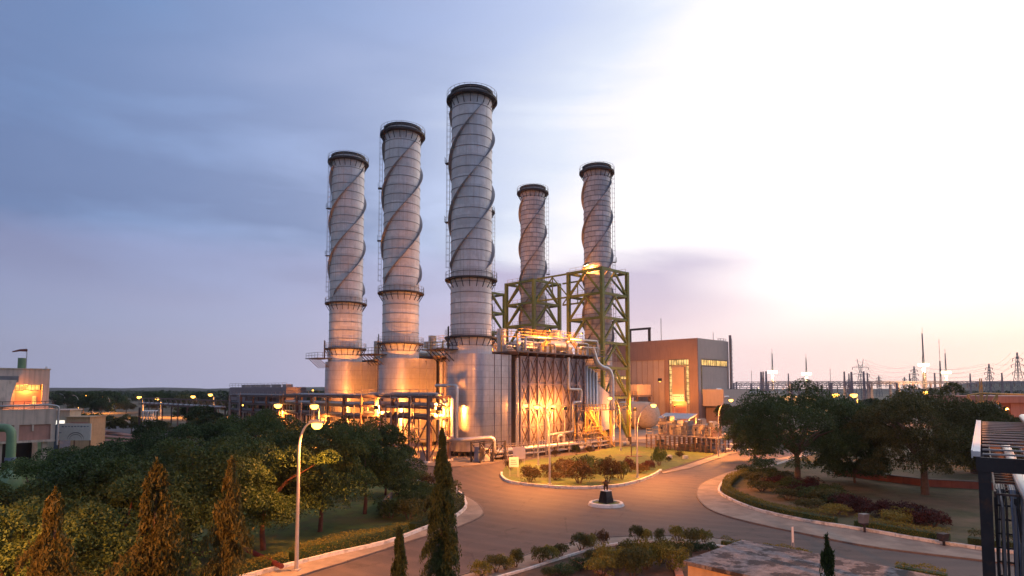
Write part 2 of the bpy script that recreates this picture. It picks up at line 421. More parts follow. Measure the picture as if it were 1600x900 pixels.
def asphalt():
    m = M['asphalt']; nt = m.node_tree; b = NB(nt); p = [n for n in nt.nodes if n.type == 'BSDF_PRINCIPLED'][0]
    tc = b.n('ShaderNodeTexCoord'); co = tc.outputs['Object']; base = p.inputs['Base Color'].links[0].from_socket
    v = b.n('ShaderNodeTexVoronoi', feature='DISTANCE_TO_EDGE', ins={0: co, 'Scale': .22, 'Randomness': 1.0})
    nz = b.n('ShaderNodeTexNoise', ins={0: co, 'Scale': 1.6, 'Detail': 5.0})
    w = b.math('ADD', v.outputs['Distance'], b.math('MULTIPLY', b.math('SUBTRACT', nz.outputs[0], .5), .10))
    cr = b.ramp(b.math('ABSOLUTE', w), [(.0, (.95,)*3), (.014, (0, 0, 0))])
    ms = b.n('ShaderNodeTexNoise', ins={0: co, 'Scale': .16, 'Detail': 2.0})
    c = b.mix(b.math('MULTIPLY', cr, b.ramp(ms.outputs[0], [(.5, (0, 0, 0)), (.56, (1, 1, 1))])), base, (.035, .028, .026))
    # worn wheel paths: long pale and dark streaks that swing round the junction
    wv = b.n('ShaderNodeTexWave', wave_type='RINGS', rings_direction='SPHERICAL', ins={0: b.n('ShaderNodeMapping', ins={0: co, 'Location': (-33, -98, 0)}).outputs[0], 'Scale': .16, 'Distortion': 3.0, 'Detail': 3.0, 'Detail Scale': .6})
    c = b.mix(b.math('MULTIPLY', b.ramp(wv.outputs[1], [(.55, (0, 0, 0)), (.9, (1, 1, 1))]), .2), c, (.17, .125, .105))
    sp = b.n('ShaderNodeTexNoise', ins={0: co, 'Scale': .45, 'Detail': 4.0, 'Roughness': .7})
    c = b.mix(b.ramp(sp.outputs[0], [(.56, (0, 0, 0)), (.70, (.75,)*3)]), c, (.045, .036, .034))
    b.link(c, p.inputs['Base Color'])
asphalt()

# ================================================================== SETTING: ground, hills, roads
def spline(pts, n=6):
    pts = [Vector(p) for p in pts]; o = []
    for i in range(len(pts)-1):
        p0 = pts[max(i-1, 0)]; p1 = pts[i]; p2 = pts[i+1]; p3 = pts[min(i+2, len(pts)-1)]
        for k in range(n):
            t = k/n
            o.append(.5*((2*p1) + (p2-p0)*t + (2*p0-5*p1+4*p2-p3)*t*t + (3*p1-p0-3*p2+p3)*t**3))
    o.append(pts[-1]); return o
def GP(l): return [G(*p) for p in l]
def offset(path, d):
    o = []
    for i, p in enumerate(path):
        t = (path[min(i+1, len(path)-1)] - path[max(i-1, 0)]); t.z = 0; t.normalize()
        o.append(p + Vector((-t.y, t.x, 0))*d)
    return o
def struct(o, label=None): o['kind'] = 'structure'; return o

g = MB(); NX = 40
xs = [-4200, -2500, -1400, -800, -400, -200, -100, 0, 100, 200, 400, 800, 1400, 2500, 4200]
ys = [-900, -400, -150, -40, 20, 60, 120, 200, 350, 600, 1000, 1700, 2800, 4500]
vs = [(x, y, 0) for y in ys for x in xs]; W_ = len(xs)
g.add(vs, [(j*W_+i, j*W_+i+1, (j+1)*W_+i+1, (j+1)*W_+i) for j in range(len(ys)-1) for i in range(W_-1)])
struct(g.build('ground', M['ground']))

def ridge(name, Y0, depth, x0, x1, hfun, mat, nx=160, ny=10, seed=1):
    rnd = random.Random(seed); vs = []; fs = []
    ph = [(rnd.uniform(.2, 1), rnd.uniform(0, 6.28)) for _ in range(9)]
    for j in range(ny+1):
        v = j/ny; sh = math.sin(math.pi*min(1, v*1.0))**.8
        for i in range(nx+1):
            x = x0+(x1-x0)*i/nx
            w = sum(a/(k+1)*math.sin(x/(900/(k+1)**1.25)+p) for k, (a, p) in enumerate(ph))
            z = max(0, hfun(x)*(1+.28*w))*sh + (rnd.random()-.5)*1.6*sh
            vs.append((x, Y0+depth*v+40*math.sin(x/300), z-.5))
    for j in range(ny):
        for i in range(nx): a = j*(nx+1)+i; fs.append((a, a+1, a+nx+2, a+nx+1))
    return struct(MB().add(vs, fs, True).build(name, mat))
ridge('hills', 1500, 900, -3200, 2600, lambda x: 17 if x < -300 else 13, M['hill'], seed=4)
ridge('hills', 1250, 420, 900, 1600, lambda x: 30*math.exp(-((x-1140)/130)**2), M['hill'], seed=9, nx=50)
ridge('hills', 2300, 700, -2600, -900, lambda x: 17*math.exp(-((x+1500)/330)**2), M['hill'], seed=12, nx=60)

A = [G(*p) for p in ((-100, 642), (560, 690), (1183, 690), (1420, 652), (1750, 690), (1950, 1050), (100, 1050))]
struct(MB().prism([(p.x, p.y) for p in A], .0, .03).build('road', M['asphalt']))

def slab(name, pts, z0, z1, mat):
    return struct(MB().prism([(p.x, p.y) for p in pts], z0, z1).build(name, mat))
def kerb(name, path, w, h, mat, seg=1.2, z0=0.0):
    """kerb of separate stones along a path"""
    m = MB(); L = 0; out = [path[0]]; 
    d = [0]
    for i in range(1, len(path)): d.append(d[-1]+(path[i]-path[i-1]).length)
    n = max(1, int(d[-1]/seg))
    def at(s):
        for i in range(1, len(path)):
            if d[i] >= s or i == len(path)-1:
                k = (s-d[i-1])/max(1e-6, d[i]-d[i-1]); return path[i-1].lerp(path[i], min(1, max(0, k)))
    rnd = random.Random(3)
    for k in range(n):
        a = at(d[-1]*k/n); c = at(d[-1]*(k+1)/n); g_ = (c-a).normalized()*.012
        hh = h+rnd.uniform(-.012, .012)
        a = a+g_; c = c-g_; a = Vector((a.x, a.y, z0+hh/2)); c = Vector((c.x, c.y, z0+hh/2))
        m.beam(a, c, w, hh)
    return struct(m.build(name, mat))

AL = spline(GP([(360, 945), (470, 902), (547, 878), (609, 858), (659, 842), (711, 827), (749, 810), (755, 799), (743, 785), (724, 775), (690, 762), (640, 750)]))
KL = spline(GP([(300, 928), (407, 900), (466, 884), (540, 866), (609, 850), (674, 825), (707, 813), (727, 797), (727, 787), (718, 773), (680, 760), (640, 750), (609, 745), (450, 723), (300, 700), (0, 657)]))
left_lawn = KL + GP([(-400, 640)]) + [G(-300, 900), G(60, 1050)]
slab('pavement', AL + [G(609, 745)] + KL[::-1][10:], 0, .12, M['paving'])
slab('lawn', left_lawn, 0, .16, M['lawn'])
kerb('kerb', offset(KL, 0)[:66], .22, .34, M['kerb_white'])
kerb('kerb', AL, .12, .14, M['kerb_dark'])

AR = spline(GP([(1420, 672), (1300, 697), (1203, 721), (1144, 737), (1101, 754), (1089, 769), (1094, 785), (1116, 801), (1169, 817), (1258, 836), (1347, 854), (1436, 866), (1528, 877), (1650, 893), (1800, 915)]))
KR = spline(GP([(1420, 676), (1300, 703), (1215, 727), (1165, 740), (1137, 751), (1124, 765), (1130, 777), (1180, 799), (1258, 817), (1347, 831), (1436, 847), (1528, 861), (1650, 876), (1800, 896)]))
slab('pavement', AR + KR[::-1], 0, .12, M['paving'])
slab('lawn', KR + GP([(1900, 760), (1900, 660), (1500, 655)]), 0, .16, M['lawn_dry'])
kerb('kerb', KR, .22, .34, M['kerb_white'])
kerb('kerb', AR, .12, .14, M['kerb_dark'])

AB = spline(GP([(600, 938), (740, 896), (800, 878), (841, 863), (904, 848), (965, 841), (1047, 840), (1116, 843), (1200, 856), (1311, 875), (1390, 890), (1480, 910), (1600, 940)]))
KB = spline(GP([(680, 935), (760, 913), (822, 895), (858, 883), (893, 872), (932, 860), (970, 854), (1034, 851), (1094, 854), (1150, 862), (1311, 888), (1420, 910), (1560, 945)]))
slab('pavement', AB + KB[::-1], 0, .12, M['paving'])
slab('flower_bed', KB + [Vector((20, 6, 0)), Vector((-8, 6, 0))], 0, .15, M['soil'])
kerb('kerb', KB[:60], .16, .28, M['kerb_white'])
kerb('kerb', AB, .14, .16, M['kerb_dark'])

KI = spline(GP([(784, 741), (785, 748), (800, 756), (840, 761), (880, 764), (930, 764), (973, 760), (1003, 752), (1022, 744), (1033, 737)]))
island = KI + GP([(1070, 726), (1113, 712), (1120, 707), (1060, 702), (1007, 699), (970, 697), (940, 704), (900, 712), (841, 718), (807, 724), (788, 732)])
slab('lawn', island, 0, .15, M['lawn'])
kerb('kerb', KI, .25, .34, M['kerb_white'])
PI_ = GP([(1033, 739), (1070, 728), (1113, 713.5), (1140, 706), (1183, 698), (1420, 657)])
PO_ = GP([(1036, 741), (1080, 732), (1140, 711), (1165, 704.5), (1200, 699), (1440, 659)])
slab('pavement', PO_ + PI_[::-1], 0, .12, M['paving'])
kerb('kerb', PI_, .2, .24, M['kerb_dark'])

pad = GP([(470, 705), (560, 716), (640, 726), (700, 731), (760, 726), (783, 721), (873, 707), (927, 695.5), (970, 692), (1010, 693), (1113, 703), (1140, 701), (1183, 694), (1420, 651)]) + [Vector((110, 330, 0)), Vector((-20, 250, 0)), Vector((-50, 150, 0))]
slab('plant_yard', pad, 0, .09, M['pad'])
kerb('kerb', spline(pad[1:10], 3), .16, .17, M['kerb_dark'])

# low painted wall at the back of the right-hand garden and a low edging wall in the left one
w = thing('garden_wall', 'low dark red boundary wall behind the right-hand garden trees', 'wall', G(1310, 747))
mw = MB(); P = [G(1305, 744)-G(1310, 747), G(1446, 762)-G(1310, 747), G(1560, 768)-G(1310, 747), G(1720, 772)-G(1310, 747)]
for a, c in zip(P, P[1:]): mw.beam(a+Vector((0, 0, .45)), c+Vector((0, 0, .45)), .25, .9)
mw.build('wall_panel', M['brick_red'], w)
mw = MB()
for a, c in zip(P, P[1:]): mw.beam(a+Vector((0, 0, .95)), c+Vector((0, 0, .95)), .36, .1)
mw.build('coping', M['kerb_dark'], w)

# ================================================================== FOLIAGE
def leaves(name, P, size, aspect, mat, rng, droop=0.0, parent=None, upn=.5):
    """P (n,3) leaf positions -> one mesh of small rhombus leaves"""
    n = len(P)
    d = rng.normal(size=(n, 3)); d[:, 2] -= droop*2.0
    d /= np.linalg.norm(d, axis=1)[:, None]
    r = rng.normal(size=(n, 3)); r[:, 2] += upn*2
    s = np.cross(d, r); s /= np.maximum(1e-6, np.linalg.norm(s, axis=1))[:, None]
    L = size*rng.uniform(.65, 1.35, size=(n, 1)); Wd = L*aspect
    v = np.empty((n, 4, 3)); v[:, 0] = P - d*L/2; v[:, 1] = P + s*Wd/2 - d*L*.05; v[:, 2] = P + d*L/2; v[:, 3] = P - s*Wd/2 - d*L*.05
    me = bpy.data.meshes.new(name)
    me.vertices.add(n*4); me.vertices.foreach_set('co', v.reshape(-1).astype('f'))
    me.loops.add(n*4); me.loops.foreach_set('vertex_index', np.arange(n*4, dtype='i'))
    me.polygons.add(n); me.polygons.foreach_set('loop_start', np.arange(0, n*4, 4, dtype='i')); me.polygons.foreach_set('loop_total', np.full(n, 4, 'i'))
    me.materials.append(mat); me.update(calc_edges=True)
    return me
def crown_points(rng, rx, ry, rz, nclump, per, rc, flat=.55, inner=.35):
    """clumps over an uneven dome"""
    C = []
    lobes = rng.normal(size=(6, 3)); lobes /= np.linalg.norm(lobes, axis=1)[:, None]
    while len(C) < nclump:
        d = rng.normal(size=3); d /= np.linalg.norm(d)
        if d[2] < -.8: continue
        f = 1 + .22*max(lobes@d) - .16*abs(math.sin(5*math.atan2(d[1], d[0])+d[2]*4))
        r = f*rng.uniform(inner, 1)**.45
        C.append((d[0]*rx*r, d[1]*ry*r, d[2]*rz*r*(1 if d[2] > 0 else .9)))
    C = np.array(C); P = []
    for c in C:
        k = rc*rng.uniform(.65, 1.3); m = int(per*rng.uniform(.7, 1.2))
        q = rng.normal(size=(m, 3)); q /= np.linalg.norm(q, axis=1)[:, None]
        q *= rng.uniform(.45, 1, size=(m, 1))**.5
        q[:, 2] = np.abs(q[:, 2])*flat*1.3 - .28*(q[:, 0]**2+q[:, 1]**2)
        P.append(c + q*k)
    return C, np.concatenate(P)
_tree_cache = {}
def tree_meshes(key, seed, rx, ry, rz, hc, nclump, per, rc, lsize, lmat, bmat, trunk_r=.22, limbs=9, lean=0.0):
    rng = np.random.default_rng(seed); rnd = random.Random(seed)
    C, P = crown_points(rng, rx, ry, rz, nclump, per, rc)
    P[:, 2] += hc; me = leaves('crown', P, lsize, .5, lmat, rng, droop=.35)
    t = MB(); fork = hc-rz*.55; base = Vector((0, 0, -.15)); f = Vector((lean, lean*.4, fork))
    t.tube([base, base.lerp(f, .12), base.lerp(f, .5)+Vector((.08, -.05, 0)), f], 0, 8, rs=[trunk_r*1.5, trunk_r*1.05, trunk_r*.9, trunk_r*.75])
    ids = rng.choice(len(C), size=min(limbs, len(C)), replace=False)
    for i in ids:
        e = Vector(C[i])*.85 + Vector((0, 0, hc)); mid = f.lerp(e, .45) + Vector((rnd.uniform(-.3, .3), rnd.uniform(-.3, .3), .25*rz*.5))
        t.tube([f-Vector((0, 0, .1)), mid, e], 0, 6, rs=[trunk_r*.6, trunk_r*.35, .03])
    to = t.build('trunk', bmat); tme = to.data; bpy.data.objects.remove(to)
    _tree_cache[key] = (me, tme)
def put_tree(key, loc, rz, s, label, group=None, name='broadleaf_tree', cat='tree', sz=None):
    me, tme = _tree_cache[key]
    r = thing(name, label, cat, loc, rz, group); r.scale = (s, s, sz or s)
    link('crown', me, r); link('trunk', tme, r)
    return r
LD, LM, LO = M['leaf_dark'], M['leaf_mid'], M['leaf_olive']
tree_meshes('A', 1, 5.2, 4.8, 3.3, 5.2, 72, 760, 1.5, .18, LM, M['bark_red'], .2)
tree_meshes('B', 2, 4.7, 5.1, 3.5, 5.1, 68, 760, 1.45, .18, LM, M['bark_red'], .19)
tree_meshes('L', 9, 4.6, 4.4, 3.0, 3.1, 70, 700, 1.35, .16, LM, M['bark_red'], .18)
tree_meshes('C', 3, 7.5, 6.7, 5.0, 6.3, 105, 760, 1.9, .21, LD, M['bark'], .36, 14)
tree_meshes('D', 4, 7.0, 7.3, 4.8, 6.2, 105, 760, 1.85, .21, LO, M['bark'], .4, 14)
tree_meshes('E', 5, 3.6, 3.6, 3.0, 3.3, 90, 260, 1.0, .22, LD, M['bark'], .16)
tree_meshes('F', 6, 4.6, 4.4, 3.0, 4.7, 45, 90, 1.5, .62, LD, M['bark'], .2, 6)
tree_meshes('H', 7, 4.9, 4.2, 2.5, 4.2, 42, 90, 1.5, .62, LO, M['bark'], .2, 6)

# ---- the six trees over the left-hand lawn (photo order, left to right)
LT = [('A', 78, 905, .95, 7.0, 'wide dark broadleaf tree at far left, in front of the green pipe'),
      ('B', 165, 893, 1.0, 7.3, 'dark broadleaf tree between the left and middle golden mast trees, front row'),
      ('A', 292, 893, 1.0, 8.0, 'tree with red-brown trunk between two golden mast trees'),
      ('B', 411, 863, .98, 8.3, 'red-trunked tree left of the tall curved street lamp'),
      ('A', 500, 834, .86, 8.6, 'red-trunked tree just right of the tall curved street lamp'),
      ('B', 570, 806, .92, 8.3, 'rightmost broadleaf tree of the left-hand lawn, beside the shrub bed')]
rnd = random.Random(8)
for i, (k, px, py, s, top, lab) in enumerate(LT):
    p = G(px, py); z0 = (8.5 if k == 'B' else 8.3)
    put_tree(k, p, rnd.uniform(0, 6.28), s, lab, 'broadleaf trees on the left-hand lawn', sz=top/9.0)
LB = [('L', 20, 975, .95, 'low bushy tree at the bottom left behind the leftmost mast tree'), ('L', 178, 930, 1.05, 'low bushy tree between the leftmost and middle mast trees'), ('A', 138, 812, .78, 'dark tree behind the far left one, reaching the cream building'), ('B', 215, 800, .84, 'dark tree behind the middle golden mast tree'),
      ('A', 310, 790, .97, 'second-row tree whose crown rises left of the unlit lawn gap'), ('B', 400, 772, 1.06, 'second-row tree nearest the pipe bridge, with the highest crown'),
      ('B', 602, 776, .62, 'slim young tree beside the shrub bed at the road bend')]
for k, px, py, s, lab in LB:
    put_tree(k, G(px, py), rnd.uniform(0, 6.28), s, lab, 'second row of trees on the left-hand lawn', sz=s*.9)
# ---- right-hand garden
put_tree('C', G(1246, 757), .6, 1.0, 'large dark spreading tree at the left of the right-hand garden, nearest the hall', sz=1.0)
put_tree('D', G(1446, 775), 1.9, .95, 'large olive-brown spreading tree on the dry lawn beside the cable rack', sz=.97)
put_tree('E', G(1336, 757), 2.2, .95, 'small dark round tree against the red garden wall', sz=.85)
put_tree('E', G(1318, 700), 3.0, .8, 'smaller tree in the gap between the two large garden trees, further back', 'trees behind the right-hand garden', sz=.75)
put_tree('D', G(1545, 745), 5.0, .75, 'tree partly hidden behind the cable rack post', 'trees behind the right-hand garden')
put_tree('C', G(1180, 722), 1.2, .55, 'low dark tree at the road edge below the leftmost garden tree crown', 'trees behind the right-hand garden', sz=.6)

# ---- mast trees (drooping cones)
def mast(name, h, rb, seed, mat, n=5200, ragged=.35, size=.2):
    n = int(n*1.5); rng = np.random.default_rng(seed); P = []
    nb = int(h*15)
    for i in range(nb):
        z = h*(1-(rng.uniform(0, 1)**.95)*.97); fr = (h-z)/h
        R0 = rb*(fr**.8)*1.06 + .07; R1 = R0*(rng.uniform(1-ragged, 1+ragged*.5) if rng.uniform() < .85 else 1+ragged*1.1); a = rng.uniform(0, 6.28)
        m = int(n/nb*rng.uniform(.6, 1.4)); q = rng.uniform(.15, 1, size=m)
        drp = .55*R1+.25
        rr = R1*q; aa = a + rng.normal(size=m)*.28/(.3+q); zz = z - drp*q**1.6 + rng.normal(size=m)*.09*(.4+q)
        P.append(np.stack([rr*np.cos(aa), rr*np.sin(aa), zz], 1))
    P = np.concatenate(P); P = P[P[:, 2] > .3]
    me = leaves('crown', P, size*1.2, .24, mat, rng, droop=1.0)
    t = MB().tube([(0, 0, -.1), (0, 0, h*.5), (0, 0, h*.96)], 0, 8, rs=[.13, .08, .02]); to = t.build('trunk', M['bark']); tm = to.data; bpy.data.objects.remove(to)
    return me, tm
def put_mast(px, top, Yd, rb, seed, mat, label, ragged=.35, n=5200, size=.2, group=None):
    p = PT(px, top, Yd); me, tm = mast('mast', p.z, rb, seed, mat, n, ragged, size)
    r = thing('mast_tree', label, 'tree', (p.x, p.y, 0), 0, group); link('crown', me, r); link('trunk', tm, r); return r
put_mast(88, 766, 17.5, 2.0, 21, M['leaf_gold'], 'broad golden-brown mast tree, leftmost of the three in the left foreground', .45, 26000, .14, 'golden mast trees in the foreground')
put_mast(246, 722, 17.0, 2.0, 22, M['leaf_gold'], 'tallest ragged golden-brown mast tree, middle one of the three in the left foreground', .55, 30000, .14, 'golden mast trees in the foreground')
put_mast(362, 712, 18.5, 1.55, 23, M['leaf_gold'], 'narrow golden-brown mast tree, rightmost of the three in the left foreground', .35, 24000, .14, 'golden mast trees in the foreground')
put_mast(691, 672, 26.0, 1.15, 24, M['leaf_ashoka'], 'tall slender green mast tree standing in front of the road junction', .22, 26000, .14)
put_mast(624, 822, 23.0, .85, 25, M['leaf_ashoka'], 'short green mast tree beside the tall slender one', .25, 12000, .13)
put_mast(1292, 838, 17.0, .85, 26, M['leaf_ashoka'], 'small bright green conical tree in front of the flat concrete roof', .3, 9000, .13)

# ---- shrubs
def shrub_mesh(seed, mat, r=1.0, h=1.0, n=900, size=.16, stem=True):
    rng = np.random.default_rng(seed)
    C, P = crown_points(rng, r*.85, r*.85, h*.42, 26, n//26, r*.36, .8, .15); P[:, 2] += h*.5
    me = leaves('foliage', P, size, .5, mat, rng)
    s = MB()
    for k in range(5):
        a = k*1.3+seed; s.tube([(.05*math.cos(a), .05*math.sin(a), -.1), (.4*r*math.cos(a), .4*r*math.sin(a), h*.5)], 0, 5, rs=[.05, .02])
    so = s.build('stem', M['bark']); sm_ = so.data; bpy.data.objects.remove(so)
    return me, sm_
SH = {}
for i, (k, mt, kw) in enumerate((('green', LM, {}), ('dark', LD, {}), ('yellow', M['leaf_yellow'], {}), ('red', M['leaf_red'], {}), ('rust', M['leaf_rust'], {}), ('olive', LO, {}))):
    SH[k] = [shrub_mesh(40+i*3+j, mt, n=2600, size=.115) for j in range(2)]
def shrub(px, py, w, h, kind, label, group=None, z=.15, name='shrub', cat='shrub', loc=None):
    p = loc or G(px, py); rnd_ = random.Random(int(px*7+py)); me, sm_ = SH[kind][rnd_.randint(0, 1)]
    r = thing(name, label, cat, (p.x, p.y, z), rnd_.uniform(0, 6.28), group); r.scale = (w/2, w/2, h)
    link('foliage', me, r); link('stem', sm_, r); return r
# island shrubs (pixel of the foot, width, height)
shrub(797, 735, 1.6, 1.1, 'rust', 'small sparse rust shrub at the left tip of the traffic island')
shrub(828, 755, 2.5, 1.7, 'rust', 'round clipped shrub on the island in front of the white notice board')
shrub(905, 757, 3.6, 2.3, 'rust', 'widest rust-red bushy shrub at the front kerb of the island')
shrub(950, 756, 2.7, 2.5, 'rust', 'round brown shrub with a forked stem directly behind the statue')
shrub(972, 751, 2.1, 1.9, 'olive', 'smaller round shrub just right of the shrub behind the statue')
shrub(1030, 729, 2.4, 2.3, 'green', 'lone green ball shrub on the right part of the island lawn')
for px, py, w_, h_, k, lab in ((866, 744, 4.2, 1.9, 'rust', 'brown feathery shrub behind the near lamp post of the island'), (884, 739, 4.4, 2.2, 'rust', 'tall brown shrub in the middle of the island thicket'),
        (868, 752, 2.8, 1.2, 'rust', 'low brown shrub at the foot of the near island lamp post'), (913, 736, 4.2, 2.6, 'dark', 'big dark green shrub at the centre of the island thicket'),
        (922, 746, 3.3, 2.0, 'dark', 'dark shrub in front of the big dark one, left of the statue'), (946, 738, 3.9, 2.1, 'dark', 'dark leafy shrub behind the forked brown one'),
        (962, 740, 3.2, 1.8, 'olive', 'olive shrub at the right end of the dark island thicket'), (985, 739, 2.6, 2.4, 'red', 'red-leaved shrub left of the right-hand island lamp post'),
        (1000, 741, 2.4, 1.5, 'rust', 'low rust shrub at the foot of the right-hand island lamp post'), (1013, 736, 2.5, 1.7, 'red', 'red-flowering shrub right of the right-hand island lamp post'),
        (868, 714, 2.2, 1.3, 'rust', 'thin brown shrub at the back edge of the island, near the grey cabinet'), (900, 712, 2.0, 1.9, 'olive', 'small upright shrub on the island back lawn'),
        (921, 707, 1.9, 1.2, 'rust', 'pale tiny shrub at the far back edge of the island'), (1062, 715, 2.0, 1.1, 'rust', 'thin brown shrub at the right end of the island'),
        (807, 730, 1.8, 1.6, 'rust', 'brown shrub behind the white notice board'), (1045, 722, 1.2, .9, 'rust', 'tiny shrub beside the lone green ball shrub')):
    shrub(px, py, w_*.82, h_*.68, k, lab)
# planting bed along the right-hand kerb
def hedge(path, w, h, mat, label, seed, dens=260, size=.1, name='hedge', group=None):
    rng = np.random.default_rng(seed); pts = [Vector((p.x, p.y, 0)) for p in path]; o = pts[len(pts)//2].copy(); P = []
    for a, c in zip(pts, pts[1:]):
        L = (c-a).length; t = (c-a).normalized(); n_ = Vector((-t.y, t.x, 0)); m = int(L*dens*(w+h))
        u = rng.uniform(0, L, m); s1 = rng.uniform(-1, 1, m); s2 = rng.uniform(0, 1, m); side = rng.uniform(0, 1, m)
        s1 = np.where(side < .55, np.sign(s1)*rng.uniform(.8, 1, m), s1); s2 = np.where(side < .55, s2, rng.uniform(.86, 1.06, m))
        wob = 1+.13*np.sin(u*2.1+a.x)+.08*np.sin(u*5.3)
        P.append(np.stack([a.x-o.x+t.x*u+n_.x*s1*w/2*wob, a.y-o.y+t.y*u+n_.y*s1*w/2*wob, .12+s2*h*wob], 1))
    me = leaves('foliage', np.concatenate(P), size, .55, mat, rng)
    r = thing(name, label, 'hedge', o, 0, group); link('foliage', me, r)
    core = MB()
    for a, c in zip(pts, pts[1:]): core.beam(a-o+Vector((0, 0, h*.42)), c-o+Vector((0, 0, h*.42)), w*.72, h*.7)
    core.build('stem', LD, r)
    return r
def sub(path, a, c): return path[int(a):int(c)+1]
HR = offset(KR, .75)
_side = 1 if (HR[40]-Vector((30, 90, 0))).length < (KR[40]-Vector((30, 90, 0))).length else -1
HR = offset(KR, .75*_side)
hedge(sub(HR, 18, 33), .9, .75, M['leaf_yellow'], 'low clipped yellow-green hedge around the bend of the right-hand kerb', 61)
hedge(sub(HR, 34, 51), .95, .85, M['leaf_yellow'], 'clipped yellow-green hedge along the right-hand kerb left of the grey floodlight', 62)
hedge(sub(HR, 53, 63), .95, .9, M['leaf_yellow'], 'clipped yellow-green hedge between the two kerbside floodlights', 63)
hedge(sub(HR, 65, 77), 1.0, .95, LO, 'olive clipped hedge right of the low dark floodlight, under the cable rack', 64)
rnd = random.Random(5)
bed = [(1168, 742, 'dark', 2.6, 1.3), (1190, 735, 'dark', 3.0, 1.7), (1178, 755, 'olive', 2.6, 1.2), (1200, 748, 'green', 3.0, 1.5), (1212, 762, 'red', 2.6, 1.3), (1190, 770, 'olive', 2.4, 1.2),
       (1225, 752, 'olive', 2.8, 1.2), (1238, 768, 'green', 2.8, 1.5), (1252, 778, 'red', 2.8, 1.5), (1262, 766, 'red', 2.6, 1.4), (1230, 784, 'olive', 2.3, 1.2), (1275, 786, 'green', 3.0, 1.6),
       (1292, 790, 'olive', 2.8, 1.5), (1300, 778, 'green', 2.6, 1.4), (1316, 793, 'green', 2.8, 1.5), (1330, 800, 'red', 2.8, 1.6), (1345, 806, 'red', 2.2, 1.5), (1268, 800, 'olive', 2.2, 1.1), (1305, 808, 'yellow', 2.0, 1.1),
       (1384, 812, 'red', 2.4, 1.5), (1402, 812, 'red', 2.6, 1.5), (1420, 818, 'yellow', 2.3, 1.3), (1438, 820, 'red', 2.6, 1.6), (1458, 826, 'red', 2.3, 1.4), (1400, 822, 'yellow', 2.0, 1.1)]
ordn = ['first', 'second', 'third', 'fourth', 'fifth', 'sixth', 'seventh', 'eighth', 'ninth', 'tenth']
cname = {'dark': 'dark green', 'olive': 'olive green', 'green': 'mid green', 'red': 'dark red', 'yellow': 'yellow-green', 'rust': 'rust brown'}
cnt = {}
for px, py, k, w_, h_ in sorted(bed):
    seg_ = 'between the kerbside floodlights' if px > 1360 else 'in the right bed'
    cnt[(k, seg_)] = cnt.get((k, seg_), 0)+1
    shrub(px, py, w_*1.25, h_*.8, k, '%s shrub, %s such from the left %s' % (cname[k], ordn[cnt[(k, seg_)]-1], seg_), 'shrubs of the right-hand planting bed')
# left bed and hedges
HLs = offset(KL, .7); 
if (HLs[20]-G(300, 800)).length > (KL[20]-G(300, 800)).length: HLs = offset(KL, -.7)
hedge(sub(HLs, 1, 11), .9, .75, M['leaf_yellow'], 'clipped hedge along the left-hand kerb at the foot of the tall street lamp', 71)
hedge(sub(HLs, 12, 27), 1.0, .9, M['leaf_yellow'], 'clipped yellow-green hedge along the left-hand kerb towards the bend', 72)
hedge(sub(HLs, 28, 48), .9, .8, LO, 'clipped olive hedge round the bend of the left-hand kerb', 73)
lb = [(622, 775, 'dark'), (645, 778, 'dark'), (668, 783, 'green'), (690, 790, 'olive'), (640, 795, 'green'), (662, 802, 'dark'), (684, 806, 'olive'), (635, 762, 'rust'), (655, 764, 'olive'), (610, 812, 'green'), (640, 815, 'olive'), (678, 770, 'rust'), (700, 778, 'olive')]
cnt = {}
for px, py, k in sorted(lb):
    cnt[k] = cnt.get(k, 0)+1
    shrub(px, py, 3.0, 1.5, k, '%s shrub, %s such from the left inside the left kerb bend' % (cname[k], ordn[cnt[k]-1]), 'shrubs inside the left-hand kerb bend')
# small trees / bushes along the lower kerb
lower = [(752, 903, 'yellow', 1.5, .9), (775, 897, 'olive', 1.5, 1.0), (790, 893, 'yellow', 1.3, .9), (806, 889, 'olive', 1.2, 1.1), (845, 884, 'olive', 1.3, 1.1), (860, 879, 'yellow', 1.3, 1.0), (876, 874, 'olive', 1.2, .9),
         (908, 864, 'olive', 1.6, 1.2), (924, 861, 'yellow', 1.3, 1.0), (941, 856, 'rust', .9, 1.2), (995, 850, 'olive', 1.2, 1.2), (1008, 850, 'yellow', 1.2, 1.0), (1030, 850, 'olive', .9, 1.0),
         (1060, 851, 'yellow', 1.5, 1.3), (1082, 852, 'olive', 1.4, 1.1), (1100, 852, 'yellow', 1.4, 1.0)]
cnt = {}
for px, py, k, w_, h_ in lower:
    cnt[k] = cnt.get(k, 0)+1
    shrub(px, py, w_, h_*.8, k, 'small %s bush, %s such from the left on the lower kerb' % (cname[k], ordn[cnt[k]-1]), 'small bushes along the lower white kerb')
hedge(GP([(1128, 853), (1165, 859)]), .5, .5, M['leaf_yellow'], 'short yellow hedge piece behind the far corner of the flat roof', 81, size=.1)
hedge(GP([(1190, 862), (1268, 876)]), .5, .5, M['leaf_yellow'], 'yellow hedge strip behind the flat roof beside the white marker post', 82, size=.1)
hedge(GP([(1400, 894), (1480, 908)]), .7, .5, M['leaf_yellow'], 'yellow hedge strip at the lower right road edge', 83, size=.1)
